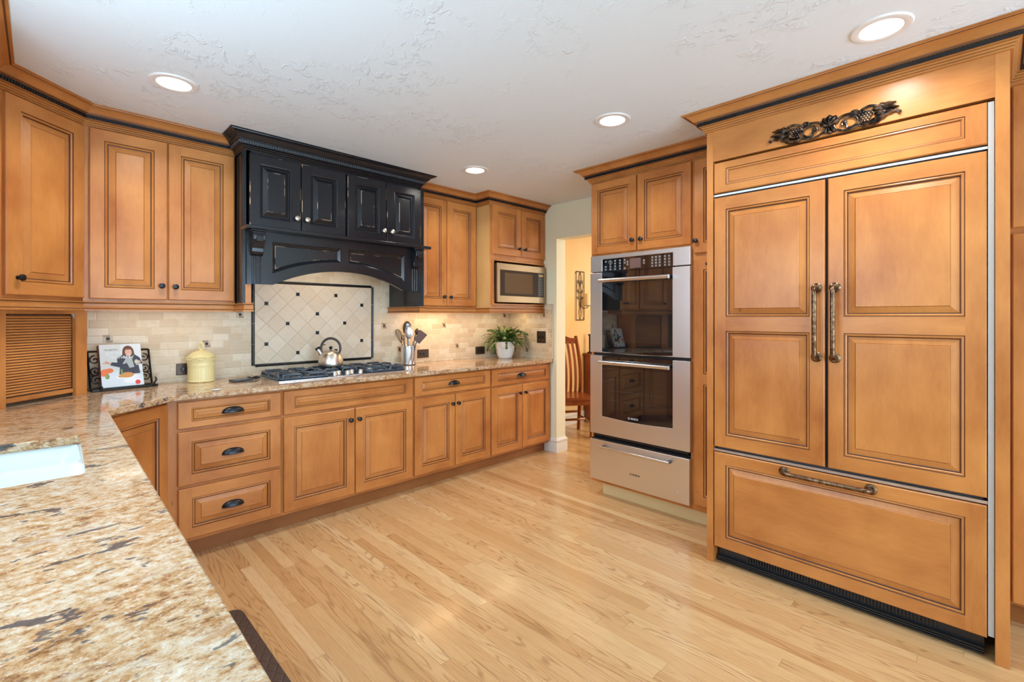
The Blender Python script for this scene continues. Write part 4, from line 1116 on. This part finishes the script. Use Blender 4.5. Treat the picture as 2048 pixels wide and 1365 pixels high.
mb = MB().tube([(.019*math.sin(2*PI*k/20)*(1 if True else 1), 0, .226 + .020*math.cos(2*PI*k/20)) for k in range(20)], .0055, 10, closed=True)
mb.ball((0, 0, .249), .0065)
part('loop_handle', mb, YEL, lid)
mb = MB()
for k in range(15):
    a = R(-150 + k*20/1.6); mb.ball((.0775*math.cos(a), .0775*math.sin(a), .150 + .006*math.sin(k*1.3)), .008, (1, 1, .7), 8)
part('relief_garland', mb, YEL, cn)

# ------------------------------------------------------------------ cookbook on scroll stand
st = thing('cookbook_stand', 'black wrought iron scroll cookbook stand on the counter by the garage', 'book stand', (.345, 3.580, .9155), 10)
TL = R(16)
def lean(x, z, y=0): return (x, y + .02 + z*math.sin(TL), .012 + z*math.cos(TL))
mb = MB()
x0, x1, zt = -.150, .140, .215
for a, b in (((x0, 0), (x0, zt)), ((x1, 0), (x1, zt)), ((x0, zt), (x1, zt)), ((x0, 0), (x1, 0))): mb.tube([lean(*a), lean(*b)], .0055, 4)
part('back_frame', mb, IRON, st)
def spiral(cx_, cz_, r, a0, turns, sg=1, n=28, y=0):
    return [lean(cx_ + sg*r*(1-k/n*.85)*math.cos(a0 + turns*2*PI*k/n), cz_ + r*(1-k/n*.85)*math.sin(a0 + turns*2*PI*k/n), y) for k in range(n+1)]
mb = MB()
for sg, xb in ((1, x0), (-1, x1)):
    for cz_, a0, tn in ((.048, PI/2, 1.4), (.100, -PI/2, -1.4), (.165, PI/2, 1.2)):
        mb.tube(spiral(xb + sg*.030, cz_, .027, a0, tn, sg), .0038, 6)
    mb.tube([lean(xb, .075), lean(xb + sg*.03, .074), lean(xb + sg*.06, .10)], .0038, 6)
part('scrolls', mb, IRON, st)
mb = MB().box(-.158, .150, -.048, .022, .001, .007); mb.box(-.158, .150, -.050, -.045, .001, .016)
part('ledge', mb, IRON, st, bevel=.001)
for sg in (-1, 1):
    xx = sg*.128 if sg > 0 else -.118
    part('page_holder', MB().tube([(xx, -.048, .010), (xx, -.056, .024), (xx + sg*.012, -.052, .040), (xx + sg*.008, -.046, .058)], [.006, .006, .005, .004], 8).ball((xx, -.050, .012), .009), IRON, st)
part('rear_leg', MB().tube([lean(0, .19), (0, .090, .002)], .0055, 6), IRON, st)
bk = thing('cookbook', 'cookbook with a smiling woman in dark coat and scarf on its cover', 'book', (.345, 3.580, .9155), 10)
BWd, BH, BT = .196, .250, .032
BM = Matrix.Translation((-.112, -.006, .0085)) @ Matrix.Rotation(-TL, 4, 'X')
def bx(*a): return MB().box(*a).xform(BM)
PAPER = plain('page_block', (.80, .78, .72), .6); COVR = plain('grey_cover', (.68, .71, .70), .22); SPN = plain('maroon_spine', (.10, .012, .015), .3)
part('page_block', bx(.002, BWd-.004, -BT+.002, -.002, .003, BH-.003), PAPER, bk)
part('spine', bx(-.0015, .001, -BT, 0, 0, BH), SPN, bk)
fc = part('front_cover', bx(.001, BWd, -BT, -BT+.002, 0, BH), COVR, bk)
part('back_cover', bx(.001, BWd, -.002, 0, 0, BH), COVR, bk)
def pm(n, c, r=.25): return plain('cover_' + n, c, r)
layer = [0]
def flat(name, polys, mat):
    """printed shapes on the cover, each a few hundredths of a millimetre proud of the last"""
    layer[0] += 1; y = -BT - .00012*layer[0]; mb = MB()
    for poly in polys:
        tri = geometry.tessellate_polygon([[Vector((p[0], p[1], 0)) for p in poly]])
        for t_ in tri: mb.face([(poly[i][0]*BWd, y, poly[i][1]*BH) for i in t_])
        y -= .00003
    part(name, mb.xform(BM), mat, fc, smooth=False)
def ell(cx_, cz_, rx, rz, a0=0, a1=360, n=22): return [(cx_ + rx*math.cos(R(a0+(a1-a0)*k/n)), cz_ + rz*math.sin(R(a0+(a1-a0)*k/n))) for k in range(n+(0 if a1-a0 >= 360 else 1))]
flat('printed_wall', [[(.50, .35), (1, .35), (1, .995), (.50, .995)]], pm('pale_blue', (.74, .80, .84)))
flat('printed_table', [[(.0, .0), (1, .0), (1, .30), (.5, .36), (0, .32)]], pm('blue_white_cloth', (.66, .74, .80)))
flat('printed_hair', [ell(.68, .83, .135, .13), [(.545, .84), (.82, .84), (.83, .72), (.53, .72)]], pm('brown', (.14, .06, .035)))
flat('printed_coat', [[(.40, .68), (.56, .75), (.68, .70), (.82, .75), (.95, .66), (1.0, .54), (.99, .50), (.90, .52), (.93, .28), (.42, .28), (.46, .50), (.24, .56), (.23, .52), (.40, .47)], [(.23, .51), (.47, .44), (.48, .56), (.26, .58)]], pm('charcoal_coat', (.055, .062, .085)))
flat('printed_hands', [[(.03, .555), (.13, .59), (.26, .565), (.25, .53), (.12, .55)], [(.10, .62), (.16, .61), (.22, .57), (.16, .575)], ell(.92, .555, .05, .04)], pm('skin', (.66, .38, .28)))
flat('printed_face', [ell(.685, .80, .085, .095)], pm('face', (.72, .42, .32)))
flat('printed_fringe', [ell(.68, .865, .095, .055, 0, 180)], pm('fringe', (.17, .075, .04)))
flat('printed_smile', [ell(.69, .765, .040, .020, 180, 360), ell(.655, .812, .011, .008), ell(.715, .812, .011, .008)], pm('smile', (.80, .72, .68)))
flat('printed_scarf', [[(.55, .72), (.62, .69), (.75, .69), (.82, .73), (.76, .63), (.80, .44), (.68, .42), (.62, .55), (.56, .52), (.52, .53), (.60, .64)]], pm('grey_scarf', (.45, .50, .50)))
flat('printed_platter', [ell(.62, .215, .30, .045), ell(.72, .12, .22, .06)], pm('platter', (.80, .84, .88)))
flat('printed_roast', [ell(.60, .26, .17, .065), ell(.47, .235, .08, .030)], pm('roast', (.62, .30, .09)))
flat('printed_flowers', [ell(.10, .36, .10, .07), ell(.20, .385, .09, .055), ell(.06, .31, .06, .05)], pm('orange_flowers', (.80, .20, .07)))
flat('printed_stems', [ell(.14, .25, .05, .06), [(.46, .40), (.50, .41), (.51, .28), (.46, .28)]], pm('green', (.22, .32, .10)))
flat('printed_glass', [ell(.86, .56, .05, .055), [(.83, .48), (.90, .48), (.88, .50), (.85, .50)]], pm('wine_glass', (.62, .66, .52)))
flat('printed_badge', [ell(.85, .075, .065, .052)], pm('red_badge', (.72, .06, .05)))
def covertext(txt, size, x, z, mat):
    me = text_mesh(txt, size, .00005); me.materials.clear(); me.materials.append(mat)
    me.transform(BM @ Matrix.Translation((x*BWd, -BT-.0024, z*BH)) @ Matrix.Rotation(R(90), 4, 'X'))
    o = bpy.data.objects.new('title_lettering', me); COL.objects.link(o); o.parent = fc
covertext('ina garten', .0155, .12, .86, pm('grey_ink', (.22, .22, .22)))
covertext('go-to', .034, .14, .755, pm('white_ink', (.85, .86, .85))); covertext('dinners', .034, .22, .655, pm('white_ink2', (.85, .86, .85)))
me = text_mesh('ina garten  go-to dinners', .016, .00005); me.materials.clear(); me.materials.append(pm('spine_ink', (.80, .72, .66)))
me.transform(BM @ Matrix.Translation((-.0018, -.012, .225)) @ Matrix.Rotation(R(-90), 4, 'Z') @ Matrix.Rotation(R(90), 4, 'X') @ Matrix.Rotation(R(-90), 4, 'Z'))
o = bpy.data.objects.new('spine_lettering', me); COL.objects.link(o); o.parent = bk

# small flat things on the counter
t = thing('folding_case', 'flat black folding case lying on the granite left of the cooktop', 'case', (.925, 3.455, .9155), 20)
part('tray', MB().prism([(-.062, -.045), (.055, -.045), (.062, .045), (-.055, .045)], 0, .013, lambda u, v, h: (u, v, h)), plain('blue_black_leather', (.045, .06, .08), .3), t, bevel=.003)
mb = MB()
for k in range(9): mb.ball((.062 + k*.009, .010 + .010*math.sin(k*1.1), .010 + .003*math.sin(k*2.0)), .009, (1.1, 2.2, .8), 10)
part('crumpled_flap', mb, BLACKP, t)
t = thing('spoon_rest', 'tiny white oval dish near the counter edge, in front of the canister', 'dish', (.708, 3.115, .9155), 0)
part('dish', MB().lathe([(.012, 0), (.022, .002), (.026, .005), (.025, .0055), (.018, .003), (1e-6, .002)], 28), WHITE, t).scale = (1, .7, 1)

# floor mat
def m_mat():
    t = NT('quilted_brown_mat'); v = t.obj((1, .6, 1), (0, 0, R(45)))
    s_ = t.n('SeparateXYZ', {0: v})
    def ln(q):
        f = t.math('FRACT', t.math('DIVIDE', q, .03)); return t.math('MINIMUM', f, t.math('SUBTRACT', 1.0, f))
    e_ = t.math('MINIMUM', ln(s_.outputs[0]), ln(s_.outputs[1]))
    t.bump(t.n('MapRange', {'Value': e_, 'From Min': 0.0, 'From Max': .14}).outputs[0], .6, .004)
    return t.P(color=(.075, .048, .038), rough=.45)
mt = part('floor_mat', MB().prism(rounded([(.20, 1.15), (.64, 1.15), (.64, 2.405), (.20, 2.405)], .06, 8), 0.0005, .019, lambda u, v, h: (u, v, h)), m_mat(), bevel=.006)
tag(mt, 'dark brown quilted anti-fatigue mat on the floor below the sink counter', 'mat')

# ------------------------------------------------------------------ dining room things
sc_ = thing('wall_sconce', 'black scrolled iron wall sconce with candle on the dining room wall', 'candle sconce', (4.848, 3.70, 1.60), 0)
mb = MB(); W2, H2 = .083, .305
for a, b in (((-W2, -H2), (-W2, H2)), ((W2, -H2), (W2, H2)), ((-W2, H2), (W2, H2)), ((-W2, -H2), (W2, -H2))): mb.tube([(a[0], -.014, a[1]), (b[0], -.014, b[1])], .005, 4)
mb.box(-W2, -W2+.01, -.014, 0, .28, .29); mb.box(W2-.01, W2, -.014, 0, -.29, -.28)
part('frame', mb, IRON, sc_)
mb = MB()
for sg in (-1, 1):
    mb.tube([(sg*.030*math.sin(PI*k/16), -.014, .300 - .17*k/16) for k in range(17)], .0035, 6)
    mb.tube([(sg*.022*math.sin(PI*k/16), -.014, -.13 - .17*k/16) for k in range(17)], .0035, 6)
    mb.tube([(sg*(.012 + .055*math.sin(PI*k/16)), -.014, .19 - .15*k/16) for k in range(17)], .0035, 6)
    for cz in (.175, .05, -.03): mb.tube([(sg*(.042 + .022*(1-k/20*.8)*math.cos(k*.42)), -.014, cz + .022*(1-k/20*.8)*math.sin(k*.42)) for k in range(20)], .003, 6)
    mb.tube([(sg*.004, -.014, .17), (sg*.03, -.014, .02), (sg*.006, -.014, -.13)], .0035, 6)
mb.tube([(0, -.014, .30), (0, -.014, -.13)], .003, 6)
part('scrolls', mb, IRON, sc_)
part('candle_tray', MB().tube([(0, -.014, -.12), (.02, -.05, -.16), (.05, -.09, -.15), (.055, -.095, -.130)], .005, 8).lathe([(1e-6, -.132), (.052, -.130), (.056, -.124), (.050, -.126), (1e-6, -.127)], 28, 0, Matrix.Translation((.055, -.095, 0))), IRON, sc_)
cd = thing('pillar_candle', 'cream pillar candle standing on the iron wall sconce', 'candle', (4.903, 3.605, 1.4745), 0)
part('wax', MB().lathe([(.038, 0), (.038, .150), (.034, .155), (.020, .150), (1e-6, .149)], 32), plain('cream_wax', (.85, .68, .38), .5, sub=.2), cd)
part('wick', MB().tube([(0, 0, .149), (.002, 0, .162)], .0012, 5), BLACKP, cd)
sbd = thing('sideboard', 'dark cherry sideboard against the dining room wall', 'sideboard', (4.91, 3.27, 0), 0)
part('carcass', MB().box(.015, 1.20, .015, .40, .06, .845), CHERRY, sbd)
part('top', MB().box(0, 1.215, 0, .42, .845, .872), CHERRY, sbd, bevel=.004)
for k in range(3): add_door(sbd, .03 + k*.39, .10, .375, .70, knob=(.33, .40), mats=[CHERRY, CHERRY, CHERRY], y=.015)
for x in (.04, 1.17):
    for y in (.04, .37): part('foot', MB().box(x-.025, x+.025, y-.025, y+.025, 0, .06), CHERRY, sbd)
cs = thing('candlestick', 'black twisted candlestick on the sideboard', 'candlestick', (4.962, 3.62, .8725), 0)
part('stem', MB().lathe([(.040, 0), (.042, .006), (.020, .016), (.010, .030)] + [(.010 + .004*(k % 2), .040 + k*.012) for k in range(14)] + [(.010, .215), (.022, .225), (.024, .240), (.016, .242), (1e-6, .240)], 20), IRON, cs)

ch = thing('dining_chair', 'cherry dining chair with tall bent-slat back beyond the doorway', 'chair', (4.235, 3.385, 0), -32)
# local frame: faces -y (toward the kitchen), width along x
sw = .215; sy0, sy1 = -.20, .20
part('seat', MB().prism(rounded([(-.235, -.225), (.235, -.225), (.215, .20), (-.215, .20)], .03), .425, .455, lambda u, v, h: (u, v, h)), CHERRY, ch, bevel=.006)
for x in (-.205, .205):
    part('leg', MB().tube([(x, -.19, 0), (x, -.19, .425)], .026, 4), CHERRY, ch, rot=(0, 0, 0), smooth=False)
def bend(z):
    u = (z - .44) / .62
    return .175 + .13*u*u + .055*math.sin(PI*min(1, max(0, u))*1.0)*-.6
for x in (-.205, .205):
    pts = [(x*1.02, .235, 0), (x, .195, .25), (x, .180, .44)] + [(x, bend(.44 + .66*k/10), .44 + .66*k/10) for k in range(1, 11)]
    part('rear_post', MB().tube(pts, .022, 4), CHERRY, ch, smooth=False)
for k in range(6):
    x = -.145 + k*.058; pts = [(x, bend(.455 + .58*j/12), .455 + .58*j/12) for j in range(13)]
    mb = MB()
    for j in range(12):
        a, b = pts[j], pts[j+1]; hw, th = .014, .006
        mb.face([(a[0]-hw, a[1]-th, a[2]), (a[0]+hw, a[1]-th, a[2]), (b[0]+hw, b[1]-th, b[2]), (b[0]-hw, b[1]-th, b[2])])
        mb.face([(b[0]-hw, b[1]+th, b[2]), (b[0]+hw, b[1]+th, b[2]), (a[0]+hw, a[1]+th, a[2]), (a[0]-hw, a[1]+th, a[2])])
        for s_ in (-1, 1): mb.face([(a[0]+s_*hw, a[1]-th, a[2]), (a[0]+s_*hw, a[1]+th, a[2]), (b[0]+s_*hw, b[1]+th, b[2]), (b[0]+s_*hw, b[1]-th, b[2])])
    part('back_slat', mb, CHERRY, ch)
crest = [(-.195, 1.015), (.195, 1.015), (.195, 1.075), (.12, 1.085), (.06, 1.105), (-.06, 1.105), (-.12, 1.085), (-.195, 1.075)]
part('crest_rail', MB().prism(crest, bend(1.05)-.012, bend(1.05)+.012, lambda u, v, h: (u, h, v)), CHERRY, ch, bevel=.003)
for (a, b) in (((-.205, -.19, .17), (-.205, .20, .17)), ((.205, -.19, .17), (.205, .20, .17)), ((-.205, 0, .17), (.205, 0, .17)), ((-.205, .20, .22), (.205, .20, .22))):
    part('stretcher', MB().tube([a, b], .014, 4), CHERRY, ch, smooth=False)
part('apron', MB().box(-.205, .205, -.20, -.18, .365, .425).box(-.213, -.195, -.19, .18, .365, .425).box(.195, .213, -.19, .18, .365, .425), CHERRY, ch)
area('dining_glow', (5.0, 2.4, 2.40), (0, 0, 0), .5, .5, 22, (1.0, .76, .46), 'DISK')
